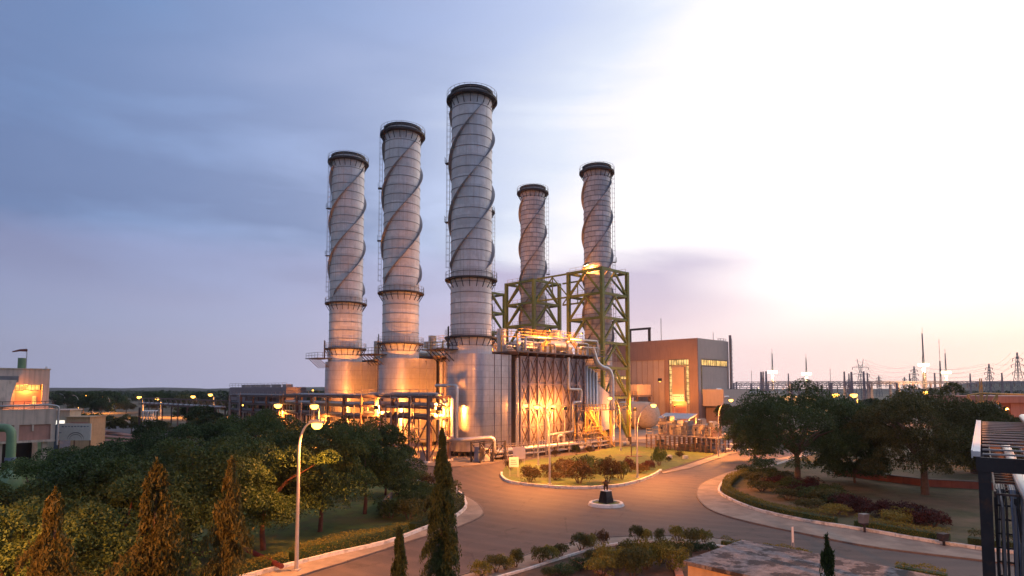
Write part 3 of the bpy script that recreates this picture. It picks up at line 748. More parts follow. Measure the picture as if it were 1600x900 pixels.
fb = [(905, 893, 'dark', 1.7, .7), (880, 902, 'dark', 1.8, .7), (930, 885, 'olive', 1.8, .9), (955, 892, 'yellow', 2.2, 1.5), (985, 885, 'olive', 2.1, 1.5), (1010, 893, 'yellow', 2.2, 1.8), (1035, 884, 'olive', 1.9, 1.6),
      (1050, 896, 'yellow', 2.2, 1.7), (975, 868, 'rust', 1.4, .7), (1010, 866, 'red', 1.4, .7), (1045, 866, 'dark', 1.4, .7), (940, 905, 'yellow', 2.2, 1.3), (990, 908, 'olive', 2.4, 1.9), (1085, 866, 'dark', 1.4, .8), (1065, 878, 'olive', 1.6, 1.3),
      (860, 905, 'olive', 1.3, .6), (1110, 865, 'dark', 1.3, .6)]
cnt = {}
for px, py, k, w_, h_ in sorted(fb):
    cnt[k] = cnt.get(k, 0)+1
    shrub(px, py, w_*.95, h_*.8, k, 'feathery %s shrub, %s such from the left in the lower bed' % (cname[k], ordn[cnt[k]-1]), 'garden shrubs of the lower flower bed')
struct(MB().beam(G(893, 872, .2), G(960, 905, .2), .25, .12).build('path_edging', M['terracotta']))
struct(MB().beam(G(1048, 853, .2), G(1062, 900, .2), .45, .12).build('garden_path', M['terracotta']))

# ---- far trees, each one its own
U = Vector((math.sin(R(45)), math.cos(R(45)), 0)); V = Vector((-U.y, U.x, 0)); RZ = R(45)
rnd = random.Random(77); k = 0
far = []
for i in range(84):
    px = rnd.uniform(85, 500); Yd = rnd.uniform(118 if px < 330 else 175, 480)*(1.0)
    far.append((px, Yd))
for i in range(30):
    far.append((rnd.uniform(236, 480), rnd.uniform(118, 160)))
for i in range(26):
    far.append((rnd.uniform(1130, 1620), rnd.uniform(150, 300)))
far.sort(key=lambda q: q[1])
ordn += ['eleventh', 'twelfth', 'thirteenth', 'fourteenth', 'fifteenth', 'sixteenth', 'seventeenth', 'eighteenth', 'nineteenth', 'twentieth', 'twenty-first', 'twenty-second', 'twenty-third', 'twenty-fourth', 'twenty-fifth']; LC = {}
LMK = [(-999, 'behind the cream building'), (137, 'right of the leftmost lit distant lamp'), (190, 'left of the riser bundle'), (240, 'below the left end of the pipe bridge'), (290, 'below the bridge middle'), (345, 'behind the left louvred block'),
       (400, 'behind the middle of the long louvred block'), (450, 'left of the leftmost stack foot'), (1100, 'behind the hall annex'), (1207, 'right of the leftmost lighting mast'), (1310, 'right of the two orange garden lamps'), (1400, 'left of the tallest lighting mast'), (1470, 'right of the rightmost lighting mast'), (1540, 'behind the gantry with bowed truss')]
for i, (px, Yd) in enumerate(far):
    x = (px-800)/FPX*Yd
    s = rnd.uniform(.8, 1.25)
    if px > 1000: s *= .75
    elif Yd < 161 and px > 235: s *= .5
    elif Yd < 230: s *= .66
    side = 'left of the stacks beyond the pipe bridge' if px < 600 else 'in front of the switchyard on the right'
    key = rnd.choice(['F', 'H'])
    lm = [q_ for q_ in LMK if q_[0] <= px][-1][1]; c_ = 'dark' if key == 'F' else 'olive'; LC[(lm, c_)] = LC.get((lm, c_), 0)+1
    put_tree(key, (x, Yd, 0), rnd.uniform(0, 6.28), s, 'far %s tree %s, %s nearest there' % (c_, lm, ordn[LC[(lm, c_)]-1]), 'distant trees '+side)
# the far wood: reads as one mass
rng = np.random.default_rng(5); P = []
for i in range(800):
    Yd = rng.uniform(540, 1300); px = rng.uniform(-60, 520) if rng.uniform() < .72 else rng.uniform(1480, 1700)
    x = (px-800)/FPX*Yd; r = rng.uniform(5, 9)
    q = rng.normal(size=(46, 3)); q /= np.linalg.norm(q, axis=1)[:, None]; q[:, 2] = np.abs(q[:, 2])*.9
    P.append(np.array([x, Yd, rng.uniform(1, 3.5)]) + q*np.array([r, r, r*.75]))
wood = link('far_wood', leaves('far_wood', np.concatenate(P), 3.0, .8, LD, rng)); tag(wood, 'dark far-off woodland along the horizon left of the stacks', 'woodland', kind='stuff')

# ================================================================== THE PLANT
O1 = Vector((-7.0, 104.5, 0))
def L2W(u, v, z=0): p = O1 + U*u + V*v; return Vector((p.x, p.y, z))
def px_uv(px, v):          # local u where the line v=const crosses image column px
    k = (px-800)/FPX; q = O1 + V*v
    return (k*q.y - q.x)/(U.x - k*U.y)
def set_uv(o, mode, radius=1.0):
    me = o.data; uv = me.uv_layers.new(name='UVMap'); vs = me.vertices
    for p in me.polygons:
        c = p.center; a0 = math.atan2(c.y, c.x)
        for li in p.loop_indices:
            co = vs[me.loops[li].vertex_index].co
            if mode == 'cyl':
                a = math.atan2(co.y, co.x)
                while a-a0 > math.pi: a -= 2*math.pi
                while a-a0 < -math.pi: a += 2*math.pi
                uv.data[li].uv = (a*radius, co.z)
            else:
                n = p.normal
                if co.x <= 0 and abs(n.z) < .5 and mode == 'stadium':
                    a = math.atan2(co.y, co.x)
                    if c.y < 0 and a > 0: a -= 2*math.pi
                    uv.data[li].uv = (((-a-math.pi/2) if a < 0 else (a-math.pi/2))*-radius, co.z)
                else:
                    uv.data[li].uv = (co.x if abs(n.y) > abs(n.x) else co.y, co.z)
    return o
# ------------------------------------------------------------------ stacks
def make_stack(label, rad, ztop, z0, z_mid, z_low, mat, pitch, band, group, ring_w=.95, legs=False):
    t = thing('exhaust_stack', label, 'chimney', (0, 0, 0), 0, group)
    m = MB(); prof = []; z = z0
    while z < ztop-1.6:
        prof += [(rad, z), (rad, z+band-.07)]; z += band
    prof = [(rad+(.12 if (z_low and p[1] < z_low-.6) else 0), p[1]) for p in prof]
    prof += [(rad, ztop), (rad-.25, ztop), (rad-.25, ztop-3)]
    o = m.lathe(prof, n=56).build('shaft', mat, t); set_uv(o, 'cyl', rad)
    m = MB(); z = z0+band
    while z < ztop-1.7:
        m.lathe([(rad-.02, z-.09), (rad+.07+(.12 if (z_low and z < z_low-.6) else 0), z-.09), (rad+.07+(.12 if (z_low and z < z_low-.6) else 0), z), (rad-.02, z)], n=56, smooth=False); z += band
    m.build('joint_rings', M['steel_grey'], t)
    # helical strakes
    zs, ze = (z_mid+1.6 if z_mid else z0+2), ztop-2.2
    for k in range(3):
        m = MB(); n = 110; a_ = 2*math.pi*k/3 + 1.0; vs = []
        for i in range(n+1):
            z = zs+(ze-zs)*i/n; a = a_+2*math.pi*z/pitch; c_, s_ = math.cos(a), math.sin(a)
            w_ = .52*min(1, i/4, (n-i)/4) + .03
            tx = Vector((-s_, c_, 0))*.05
            for rr, sg in ((rad-.05, -1), (rad+w_, -1), (rad+w_, 1), (rad-.05, 1)):
                vs.append(Vector((c_*rr, s_*rr, z)) + tx*sg)
        fs = []
        for i in range(n):
            for j in range(4): fs.append((i*4+j, i*4+(j+1) % 4, (i+1)*4+(j+1) % 4, (i+1)*4+j))
        m.add(vs, fs); m.build('strake', M['clad_strake'], t)
    # top ring gallery
    def gallery(name, z, w, hand=True, cone=True, thick=.25):
        g = MB().lathe([(rad+.02, z), (rad+w, z), (rad+w, z+thick), (rad+.02, z+thick)], n=56, smooth=False).build(name, M['steel_dark'], t)
        if hand:
            rl = MB(); N = 28
            pts = [(math.cos(2*math.pi*i/N)*(rad+w-.06), math.sin(2*math.pi*i/N)*(rad+w-.06), z+thick) for i in range(N)]
            rl.rail(pts, 1.1, 1.0, .022, closed=True); rl.build('railing', M['rail_grey'], g)
        if cone:
            br = MB(); N = 20
            for i in range(N):
                a = 2*math.pi*i/N; c_, s_ = math.cos(a), math.sin(a)
                br.beam((c_*(rad+w-.1), s_*(rad+w-.1), z), (c_*(rad+.04), s_*(rad+.04), z-1.4), .10)
            br.build('bracket', M['steel_dark'], g)
    gallery('top_gallery', ztop-1.3, ring_w, thick=.38)
    MB().lathe([(rad+.02, ztop-.2), (rad+.25, ztop-.2), (rad+.25, ztop+.25), (rad-.1, ztop+.25), (rad-.1, ztop-.2)], n=48, smooth=False).build('rim', M['steel_dark'], t)
    if z_mid: gallery('mid_gallery', z_mid, 1.0)
    if z_low: gallery('lower_gallery', z_low, 1.0)
    # ladder with cage, on the left as seen from the road
    for (za, zb, ang) in ((z_mid or z0, ztop-1.3, math.atan2(.12, -1) if not legs else .15),):
        lad = MB(); c_, s_ = math.cos(ang), math.sin(ang); q = Vector((c_, s_, 0)); tt = Vector((-s_, c_, 0)); rr = rad+.35
        for sg in (-.25, .25): lad.beam(q*rr+tt*sg+Vector((0, 0, za)), q*rr+tt*sg+Vector((0, 0, zb)), .06)
        z = za
        while z < zb: lad.beam(q*rr-tt*.25+Vector((0, 0, z)), q*rr+tt*.25+Vector((0, 0, z)), .035); z += .45
        lo = lad.build('ladder', M['galv'], t)
        cg = MB(); z = za+2.5
        for s2 in (-.33, 0, .33): cg.beam(q*(rr+.62-abs(s2)*.4)+tt*s2+Vector((0, 0, za+2.5)), q*(rr+.62-abs(s2)*.4)+tt*s2+Vector((0, 0, zb)), .035)
        while z < zb:
            cg.tube([q*rr-tt*.34+Vector((0, 0, z)), q*(rr+.45)-tt*.34+Vector((0, 0, z)), q*(rr+.65)+Vector((0, 0, z)), q*(rr+.45)+tt*.34+Vector((0, 0, z)), q*rr+tt*.34+Vector((0, 0, z))], .025, 4); z += 1.1
        cg.build('ladder_cage', M['galv'], lo)
        ld = MB()
        for f in (.33, .66):
            z = za+(zb-za)*f; ld.cbox(q*(rr+.35)+Vector((0, 0, z)), (.9, 1.1, .08), ang); ld.rail([q*(rr+.8)-tt*.55+Vector((0, 0, z)), q*(rr+.8)+tt*.55+Vector((0, 0, z))], 1.0, .6, .02)
        ld.build('landing', M['steel_dark'], lo)
    return t
M['clad_strake'] = pm('clad_strake', (.30, .285, .30), rough=.5, metal=.4, var=.15, scale=.8)
def move_copy(src, first, pos, rz, label):
    c = src if first else copy_tree(src)
    c.location = pos; c.rotation_euler = (0, 0, rz); c['label'] = label
    return c
s0 = make_stack('x', 3.5, 62.3, 16.6, 29.5, 19.6, M['clad'], 29.5, 1.78, 'grey exhaust stacks on the boiler units')
names = ['nearest and widest grey stack with spiral strakes, standing on the front boiler unit', 'middle one of the three tall grey stacks on the boiler units', 'leftmost and farthest of the three tall grey stacks on the boiler units']
for i in range(3): move_copy(s0, i == 0, L2W(0, 20.8*i), i*.35, names[i])
b0 = make_stack('x', 3.05, 61.2, .1, None, None, M['clad_brick'], 27, 1.15, 'bypass stacks inside green towers', ring_w=.95, legs=True)
for o in COL.objects:
    pass
names = ['bypass stack clad in small plates inside the right-hand green tower', 'bypass stack rising from the left-hand green tower behind the boiler', 'bypass stack almost hidden behind the nearest wide stack']
BP = [Vector((19.3, 137, 0)), Vector((5.2, 151.6, 0)), Vector((-8.7, 168, 0))]
for i in range(3): move_copy(b0, i == 0, BP[i], -.2, names[i])

# ------------------------------------------------------------------ green lattice towers
def lattice_tower(label, pos, a=4.65, levels=(.1, 9.2, 15.6, 21.0, 26.4, 31.7, 37.0)):
    t = thing('support_tower', label, 'steel tower', pos, RZ, 'green steel towers round the bypass stacks')
    cs = [(-a, -a), (a, -a), (a, a), (-a, a)]
    for x, y in cs: MB().box(x-.36, x+.36, y-.36, y+.36, 0, levels[-1]+.3).build('leg', M['olive'], t)
    for li in range(1, len(levels)):
        z0, z1 = levels[li-1], levels[li]
        m = MB(); d = MB()
        for i in range(4):
            (x0, y0), (x1, y1) = cs[i], cs[(i+1) % 4]; mx, my = (x0+x1)/2, (y0+y1)/2
            ex, ey = (x1-x0)/(2*a)*.38, (y1-y0)/(2*a)*.38
            m.beam((x0+ex, y0+ey, z1), (x1-ex, y1-ey, z1), .46, .55)
            d.beam((x0+ex, y0+ey, z0+.25), (mx, my, z1-.28), .36, .4); d.beam((x1-ex, y1-ey, z0+.25), (mx, my, z1-.28), .36, .4)
        m.build('ring_beam', M['olive'], t); d.build('bracing', M['olive'], t)
        if li in (1, 4, 5, 6):
            pl = MB(); pl.box(-a, -3.4, -a+.3, a-.3, z1-.1, z1-.02); pl.box(3.4, a, -a+.3, a-.3, z1-.1, z1-.02); p_ = pl.build('walkway', M['deck'], t)
            rl = MB(); rl.rail([(-a+.1, a-.3, z1), (-a+.1, -a+.3, z1)], 1.1, 1.6, .025); rl.rail([(a-.1, a-.3, z1), (a-.1, -a+.3, z1)], 1.1, 1.6, .025); rl.build('railing', M['rail_orange'], p_)
    return t
lattice_tower('right-hand olive green lattice tower with a floodlight at its top corner', BP[0])
lattice_tower('left-hand olive green lattice tower behind the front boiler roof', BP[1])
lattice_tower('olive green lattice tower mostly hidden behind the nearest stack', BP[2])
br = thing('lattice_bridge', 'green truss bridge joining the tops of the two visible lattice towers', 'truss', BP[0]+V*9.5, RZ)
m = MB(); d = MB()
for x in (-4.6, 4.6):
    for z in (31.7, 37.0): m.beam((x, -4.6, z), (x, 4.7, z), .3, .36)
    d.beam((x, -4.6, 31.9), (x, 0, 36.8), .22); d.beam((x, 4.7, 31.9), (x, 0, 36.8), .22); d.beam((x, 0, 31.7), (x, 0, 37), .2)
m.build('chords', M['olive'], br); d.build('bracing', M['olive'], br)

# ------------------------------------------------------------------ boiler units (heat recovery)
def boiler(label, pos, full=True):
    t = thing('boiler_unit', label, 'boiler', pos, RZ, 'heat recovery boilers under the grey stacks')
    r = 4.15; arc = [(r*math.cos(math.pi/2+math.pi*i/28), r*math.sin(math.pi/2+math.pi*i/28)) for i in range(29)]
    poly = arc + [(5.6, -r), (5.6, r)]
    o = MB().prism(poly, .9, 16.9, smooth=True).build('outlet_duct', M['clad_sheet'], t); set_uv(o, 'stadium', r)
    m = MB(); z = .9+2.1
    per = [Vector((p[0], p[1], 0)) for p in ([(5.6, r)] + arc + [(5.6, -r)])]
    while z < 16.9:
        q = [Vector((p.x*(1.008 if p.x < 0 else 1), p.y*1.008, z)) for p in per]
        for a, c in zip(q, q[1:]): m.beam(a, c, .07, .07)
        z += 2.0
    m.build('band', M['rib'], o)
    m = MB()
    for x in (1.6, 3.2, 5.0):
        for s in (-1, 1): m.box(x-.03, x+.03, s*(r+.03)-.05, s*(r+.03)+.05, .9, 16.9)
    m.build('seams', M['steel_grey'], o)
    sup = MB()
    for i in range(14):
        a = math.pi/2+math.pi*i/13; sup.box(math.cos(a)*3.8-.12, math.cos(a)*3.8+.12, math.sin(a)*3.8-.12, math.sin(a)*3.8+.12, 0, .9)
    for x in (1, 3, 5):
        for s in (-1, 1): sup.box(x-.15, x+.15, s*3.9-.15, s*3.9+.15, 0, .9)
    sup.build('support_leg', M['steel_dark'], t)
    # steam pipes at the joint
    for s in (-1, 1):
        MB().tube([(6.4, s*(r+.55), .5), (6.4, s*(r+.55), 16.4)], .33, 12).build('downcomer', M['insul'], t)
    x0, x1, hw = 7.0, 24.6, 4.75
    cas = MB().box(x0, x1, -hw, hw, 1.0, 16.8).build('casing', M['casing'], t)
    nb = 8
    for s in (-1, 1):
        rb = MB(); xb = MB()
        for i in range(nb+1):
            x = x0+(x1-x0)*i/nb; rb.box(x-.14, x+.14, min(s*hw, s*(hw+.42)), max(s*hw, s*(hw+.42)), .2, 16.75)
        for z in (1.1, 4.6, 8.0, 11.9, 16.4): rb.box(x0+.15, x1-.15, min(s*hw, s*(hw+.22)), max(s*hw, s*(hw+.22)), z-.12, z+.12)
        for i in range(nb):
            xa, xc = x0+(x1-x0)*i/nb+.2, x0+(x1-x0)*(i+1)/nb-.2
            for (za, zb) in ((1.3, 4.4), (4.8, 7.8), (8.2, 11.7), (12.1, 16.2)):
                y = s*(hw+.3); xb.beam((xa, y, za), (xc, y, zb), .13); xb.beam((xa, y+s*.06, zb), (xc, y+s*.06, za), .13)
        rb.build('rib', M['rib'], cas); xb.build('bracing', M['steel_brown'], cas)
    # inlet duct down to the bypass stack
    du = MB()
    P = [(24.6, -4.2, 2), (24.6, 4.2, 2), (24.6, 4.2, 15), (24.6, -4.2, 15), (37.5, -2.8, 3), (37.5, 2.8, 3), (37.5, 2.8, 9), (37.5, -2.8, 9)]
    du.add(P, [(0, 1, 2, 3), (7, 6, 5, 4), (0, 4, 5, 1), (1, 5, 6, 2), (2, 6, 7, 3), (3, 7, 4, 0)]); du.build('inlet_duct', M['casing'], t)
    lg = MB()
    for x in (28.5, 32, 35.5):
        for s in (-1, 1): lg.box(x-.15, x+.15, s*2.6-.15, s*2.6+.15, 0, 3.6)
    lg.build('support_leg', M['steel_brown'], t)
    vp = MB()
    for i, x in enumerate((25.4, 26.4, 27.4, 28.4)):
        vp.tube([(x, -4.9, .6), (x, -4.9, 15.5-i*.4)], .3, 10)
    vp.build('riser_pipes', M['insul'], t)
    # roof deck with its equipment
    z = 17.35
    dk = MB().box(5.0, 29.5, -6.2, 6.2, z, z+.22).build('roof_deck', M['deck'], t)
    bm_ = MB()
    for x in [5.4+i*2.4 for i in range(10)]:
        bm_.box(x-.12, x+.12, -6.1, 6.1, z-.4, z-.003)
        for s in (-1, 1): bm_.beam((x, s*5.2, z-1.6), (x, s*6.0, z-.35), .1)
    bm_.build('joist', M['steel_brown'], dk)
    z += .22
    rl = MB(); rl.rail([(5.2, -6.1, z), (29.4, -6.1, z), (29.4, 6.1, z), (5.2, 6.1, z)], 1.1, 1.4, .035); rl.build('railing', M['rail_orange'], dk)
    def drum(x0_, x1_, y, zc, rr):
        n = 10; pts = [(x0_, y, zc), (x0_+rr*.25, y, zc), (x0_+rr*.7, y, zc), (x1_-rr*.7, y, zc), (x1_-rr*.25, y, zc), (x1_, y, zc)]
        MB().tube(pts, 0, 18, rs=[.05, rr*.72, rr, rr, rr*.72, .05]).build('steam_drum', M['insul'], t)
        sd = MB()
        for x in (x0_+1.5, x1_-1.5): sd.box(x-.2, x+.2, y-rr*.8, y+rr*.8, z, zc-rr*.6)
        sd.build('saddle', M['steel_brown'], t)
    drum(9.0, 15.5, -1.2, z+1.5, .85); drum(17.0, 25.5, -1.0, z+1.8, .95)
    MB().tube([(23.8, 1.4, z), (23.8, 1.4, z+5.2)], 1.25, 20).build('silencer', M['insul'], t)
    MB().tube([(9.8, 2.6, z), (9.8, 2.6, z+4.6)], .85, 18).build('silencer', M['insul'], t)
    rn = random.Random(31)
    pr = MB()
    for k in range(26):
        x = rn.uniform(6.5, 26.5); y = rn.uniform(-5.6, 4.5); zz = z+rn.uniform(.5, 2.6); L = rn.uniform(2, 7); rr = rn.choice((.09, .13, .2))
        x2 = min(28.8, x+L)
        if rn.random() < .65: pr.pipe([(x, y, z), (x, y, zz), (x2, y, zz), (x2, y, z)], rr, 8)
        else: y2 = min(5.6, y+rn.uniform(1.5, 4)); pr.pipe([(x, y, z), (x, y, zz), (x, y2, zz), (x, y2, z)], rr, 8)
    pr.pipe([(8, -5.2, z+.2), (8, -5.2, z+2.5), (27, -5.2, z+2.9), (28.5, -5.2, z+2.9), (28.5, -5.2, z)], .22, 10)
    pr.build('roof_pipes', M['insul'], t)
    fr = MB(); 
    for (xa, xb_, ya, yb, h_) in ((8, 16.5, -3.2, .8, 3.2), (16.8, 26.5, -3.2, 1.2, 3.4), (26.8, 28.9, -4.6, 3, 2.2)):
        for x in (xa, (xa+xb_)/2, xb_):
            for y in (ya, yb): fr.box(x-.09, x+.09, y-.09, y+.09, z, z+h_)
        fr.box(xa, xb_, ya-.08, ya+.08, z+h_-.16, z+h_-.01); fr.box(xa, xb_, yb-.08, yb+.08, z+h_-.16, z+h_-.01)
        fr.rail([(xa, ya, z+h_), (xb_, ya, z+h_), (xb_, yb, z+h_), (xa, yb, z+h_)], 1.0, 1.3, .03, closed=True)
    fr.beam((12, -5, z), (15.5, -5, z+3.2), .12, .3); fr.beam((12, -4.2, z), (15.5, -4.2, z+3.2), .12, .3); fr.rail([(12, -5.1, z), (15.5, -5.1, z+3.2)], 1, .8, .03)
    fr.beam((19, -5.6, z+3.2), (22.5, -5.6, z), .12, .3); fr.rail([(19, -5.7, z+3.2), (22.5, -5.7, z)], 1, .8, .03)
    fr.build('access_frame', M['rail_orange'], t)
    eq = MB()
    for k in range(12):
        x = rn.uniform(7, 27.5); y = rn.choice((-5.5, -4.6, -3.8)); w = rn.uniform(.4, .9); eq.box(x, x+w, y-.3, y+.3, z, z+rn.uniform(.7, 1.7))
    eq.build('valve_boxes', M['galv'], t)
    # gallery at the stack foot with cantilevered landing
    gl = MB(); gl.box(-6.9, -3.4, -.8, 4.6, 17.5, 17.66)
    for k in range(5): gl.beam((-6.6+k*.1, -.6+k*1.2, 17.5), (-4.0, -.4+k*1.1, 15.6), .12)
    gl.rail([(-3.5, -.7, 17.66), (-6.8, -.7, 17.66), (-6.8, 4.5, 17.66)], 1.1, 1.2, .03)
    for q in ((-5.2, -.4), (-4.4, .8)): gl.box(q[0]-.06, q[0]+.06, q[1]-.06, q[1]+.06, 17.6, 21.4)
    gl.beam((-5.2, -.4, 21.3), (-4.4, .8, 21.3), .1)
    gl.build('landing', M['steel_dark'], t)
    return t
u0 = boiler('front boiler unit with ribbed, cross-braced casing facing the road', L2W(0, 0))
names = ['middle boiler unit behind the front one, lit orange between the stacks', 'farthest boiler unit under the leftmost stack']
for i in (1, 2):
    c = copy_tree(u0); c.location = L2W(0, 20.8*i); c['label'] = names[i-1]

# ------------------------------------------------------------------ big pipes on the near side of the front boiler
def solo(name, mb, mat, label, cat, group=None, org=None):
    """a top-level mesh whose origin sits at its own base"""
    vs = [Vector(v) for v in mb.v]; o = org or Vector((sum(v.x for v in vs)/len(vs), sum(v.y for v in vs)/len(vs), min(v.z for v in vs)))
    mb.v = [tuple(v-o) for v in vs]; ob = mb.build(name, mat, loc=o); return tag(ob, label, cat, group)
def W(pts): return [L2W(*p) for p in pts]
solo('steam_pipe', MB().pipe(W([(19.0, -5.7, 16.9), (19.0, -5.7, 11.0), (22.7, -5.7, 11.0), (22.7, -5.7, 8.6), (20.3, -5.7, 8.6), (20.3, -5.7, 3.2), (12.2, -6.6, 3.0), (12.2, -6.6, .1)]), .26, 10), M['insul'], 'insulated pipe with a square jog running down the cross-braced casing', 'pipe')
solo('steam_pipe', MB().pipe(W([(14.0, -7.4, .1), (14.0, -7.4, 2.9), (15.4, -7.4, 2.9), (15.4, -7.4, .1)]), .24, 10), M['insul'], 'small looped pipe at the casing foot behind the lamp posts', 'pipe')
solo('steam_pipe', MB().pipe(W([(26.5, -5.6, 18.8), (27.3, -5.9, 16.2), (28.5, -6.4, 15.2), (30.0, -6.8, 15.0), (30.7, -7.0, 13.5), (30.7, -7.0, 1.2), (28.2, -8.4, .9)]), .48, 14), M['insul'], 'thick bent steam pipe descending at the right end of the front boiler', 'pipe')
for i, (du, lab) in enumerate(((0, 'left of the two tall U-bent pipes beside the rounded duct end'), (1.5, 'right of the two tall U-bent pipes beside the rounded duct end'))):
    solo('bent_pipe', MB().pipe(W([(-8.4+du*.25, -2.6-du, 9.6), (-8.4+du*.25, -3.3-du, 9.6), (-8.4+du*.25, -3.3-du, 3.7), (-8.6, -4.6-du*.5, 3.6)]), .26, 10), M['insul'], lab, 'pipe', 'bent pipes beside the rounded duct end')
solo('bent_pipe', MB().pipe(W([(-8.6, -1.5, 11.6), (-8.6, -6.6, 11.6), (-8.6, -6.6, 3.5), (-8.6, -3.0, 3.4)]), .26, 10), M['insul'], 'tall pipe turning down at the end of the front pipe rack', 'pipe')
solo('header_pipe', MB().pipe(W([(-8.6, -3.0, 3.3), (-8.6, -7.6, 3.4), (-4.2, -10.2, 3.7), (-4.2, -10.2, 1.4), (-1.0, -9.2, 1.3), (22.0, -8.4, 1.5)]), .34, 12), M['insul'], 'long pinkish header pipe stepping down towards the road side skid', 'pipe')

# near-side skid rack along the boiler foot
t = thing('pipe_skid', 'low orange-lit pipe skid with rails along the foot of the front boiler', 'pipe rack', L2W(8, -8.6), RZ)
fr = MB(); 
for i in range(11):
    x = -12+i*3.0
    for y in (-1.3, 1.2): fr.box(x-.07, x+.07, y-.07, y+.07, 0, 2.2)
    fr.box(x-.06, x+.06, -1.3, 1.2, 1.1, 1.2)
for y in (-1.3, 1.2):
    for z in (.75, 1.5, 2.15): fr.box(-12, 18, y-.05, y+.05, z, z+.08)
fr.build('frame', M['rail_grey'], t)
pp = MB()
for i, (y, z, r_) in enumerate(((-.9, 1.35, .12), (-.4, 1.4, .18), (.2, 1.35, .12), (.6, 1.45, .22), (-.7, .6, .15), (.3, .6, .2))): pp.tube([(-11.8, y, z), (17.8, y, z)], r_, 8)
pp.build('pipes', M['insul'], t)
rn = random.Random(3); eq = MB()
for k in range(22):
    x = rn.uniform(-11, 17.5); eq.cbox((x, rn.uniform(-.9, 1.0), .35), (rn.uniform(.4, 1.1), rn.uniform(.3, .8), .7)); eq.tube([(x, -.2, .3), (x, -.2, rn.uniform(1.2, 2.6))], .08, 6)
eq.build('pump_sets', M['steel_brown'], t)
# platforms & stairs, right part of the front boiler
t = thing('access_platform', 'orange railed access platform with stairs at the right end of the front boiler', 'platform', L2W(25.0, -8.5), RZ)
fl = MB(); fl.box(-6, 8.5, -1.0, 1.6, 7.0, 7.12); fl.box(-7, -1.5, -1.4, .8, 3.0, 3.12); fl.build('floor', M['deck'], t)
rl = MB(); rl.rail([(-6, -1, 7.12), (8.5, -1, 7.12), (8.5, 1.6, 7.12)], 1.1, 1.0, .045); rl.rail([(-6, 1.6, 7.12), (-6, -1, 7.12)], 1.1, 1.0, .045); rl.rail([(-7, -1.4, 3.12), (-1.5, -1.4, 3.12)], 1.1, 1.0, .045); rl.build('railing', M['rail_orange'], t)
st = MB()
def stair(m, a, c, w=.8, n=14):
    a = Vector(a); c = Vector(c)
    for s in (-w/2, w/2): m.beam(a+Vector((0, s, 0)), c+Vector((0, s, 0)), .08, .25); m.rail([a+Vector((0, s, 0)), c+Vector((0, s, 0))], 1.0, 1.0, .03)
    for i in range(n): p = a.lerp(c, (i+.5)/n); m.box(p.x-.13, p.x+.13, p.y-w/2+.04, p.y+w/2-.04, p.z-.02, p.z+.02)
stair(st, (-1.6, -.9, 3.1), (-5, -.9, 7.0)); stair(st, (-1.4, -.9, 3.0), (2.6, -.9, .1)); st.build('stairs', M['rail_orange'], t)
cl_ = MB()
for x in (-5.8, -2, 2, 5, 8.3):
    for y in (-.9, 1.5): cl_.box(x-.1, x+.1, y-.1, y+.1, 0, 7.0)
for (xa, xb) in ((-5.8, -2), (2, 5)): cl_.beam((xa, -.9, 3.3), (xb, -.9, 6.8), .09); cl_.beam((xb, -.9, 3.3), (xa, -.9, 6.8), .09)
cl_.build('column', M['rail_orange'], t)
# pumps and small plant under the platform
def pump(loc, rz, label, s=1.0):
    t = thing('pump_set', label, 'pump', loc, rz, 'pump sets at the boiler foot'); t.scale = (s, s, s)
    MB().box(-1.2, 1.2, -.45, .45, 0, .25).build('base', M['steel_brown'], t)
    MB().tube([(-1.1, 0, .7), (-.1, 0, .7)], .38, 14).build('motor', M['blue_grey'], t)
    m = MB(); m.lathe([(.05, -.3), (.45, -.28), (.5, 0), (.45, .28), (.05, .3)], (.6, 0, .75), 16); m.tube([(.6, 0, .9), (.6, 0, 1.7)], .16, 10); m.build('casing', M['insul'], t)
pump(L2W(16.5, -10.6), RZ+.2, 'pale pump set left of the stair foot at the boiler corner'); pump(L2W(19.2, -10.2), RZ+1.2, 'pale valve and pump cluster nearest the stair foot', 1.1); pump(L2W(30, -10.5), RZ, 'pump set under the railed platform by the green tower')

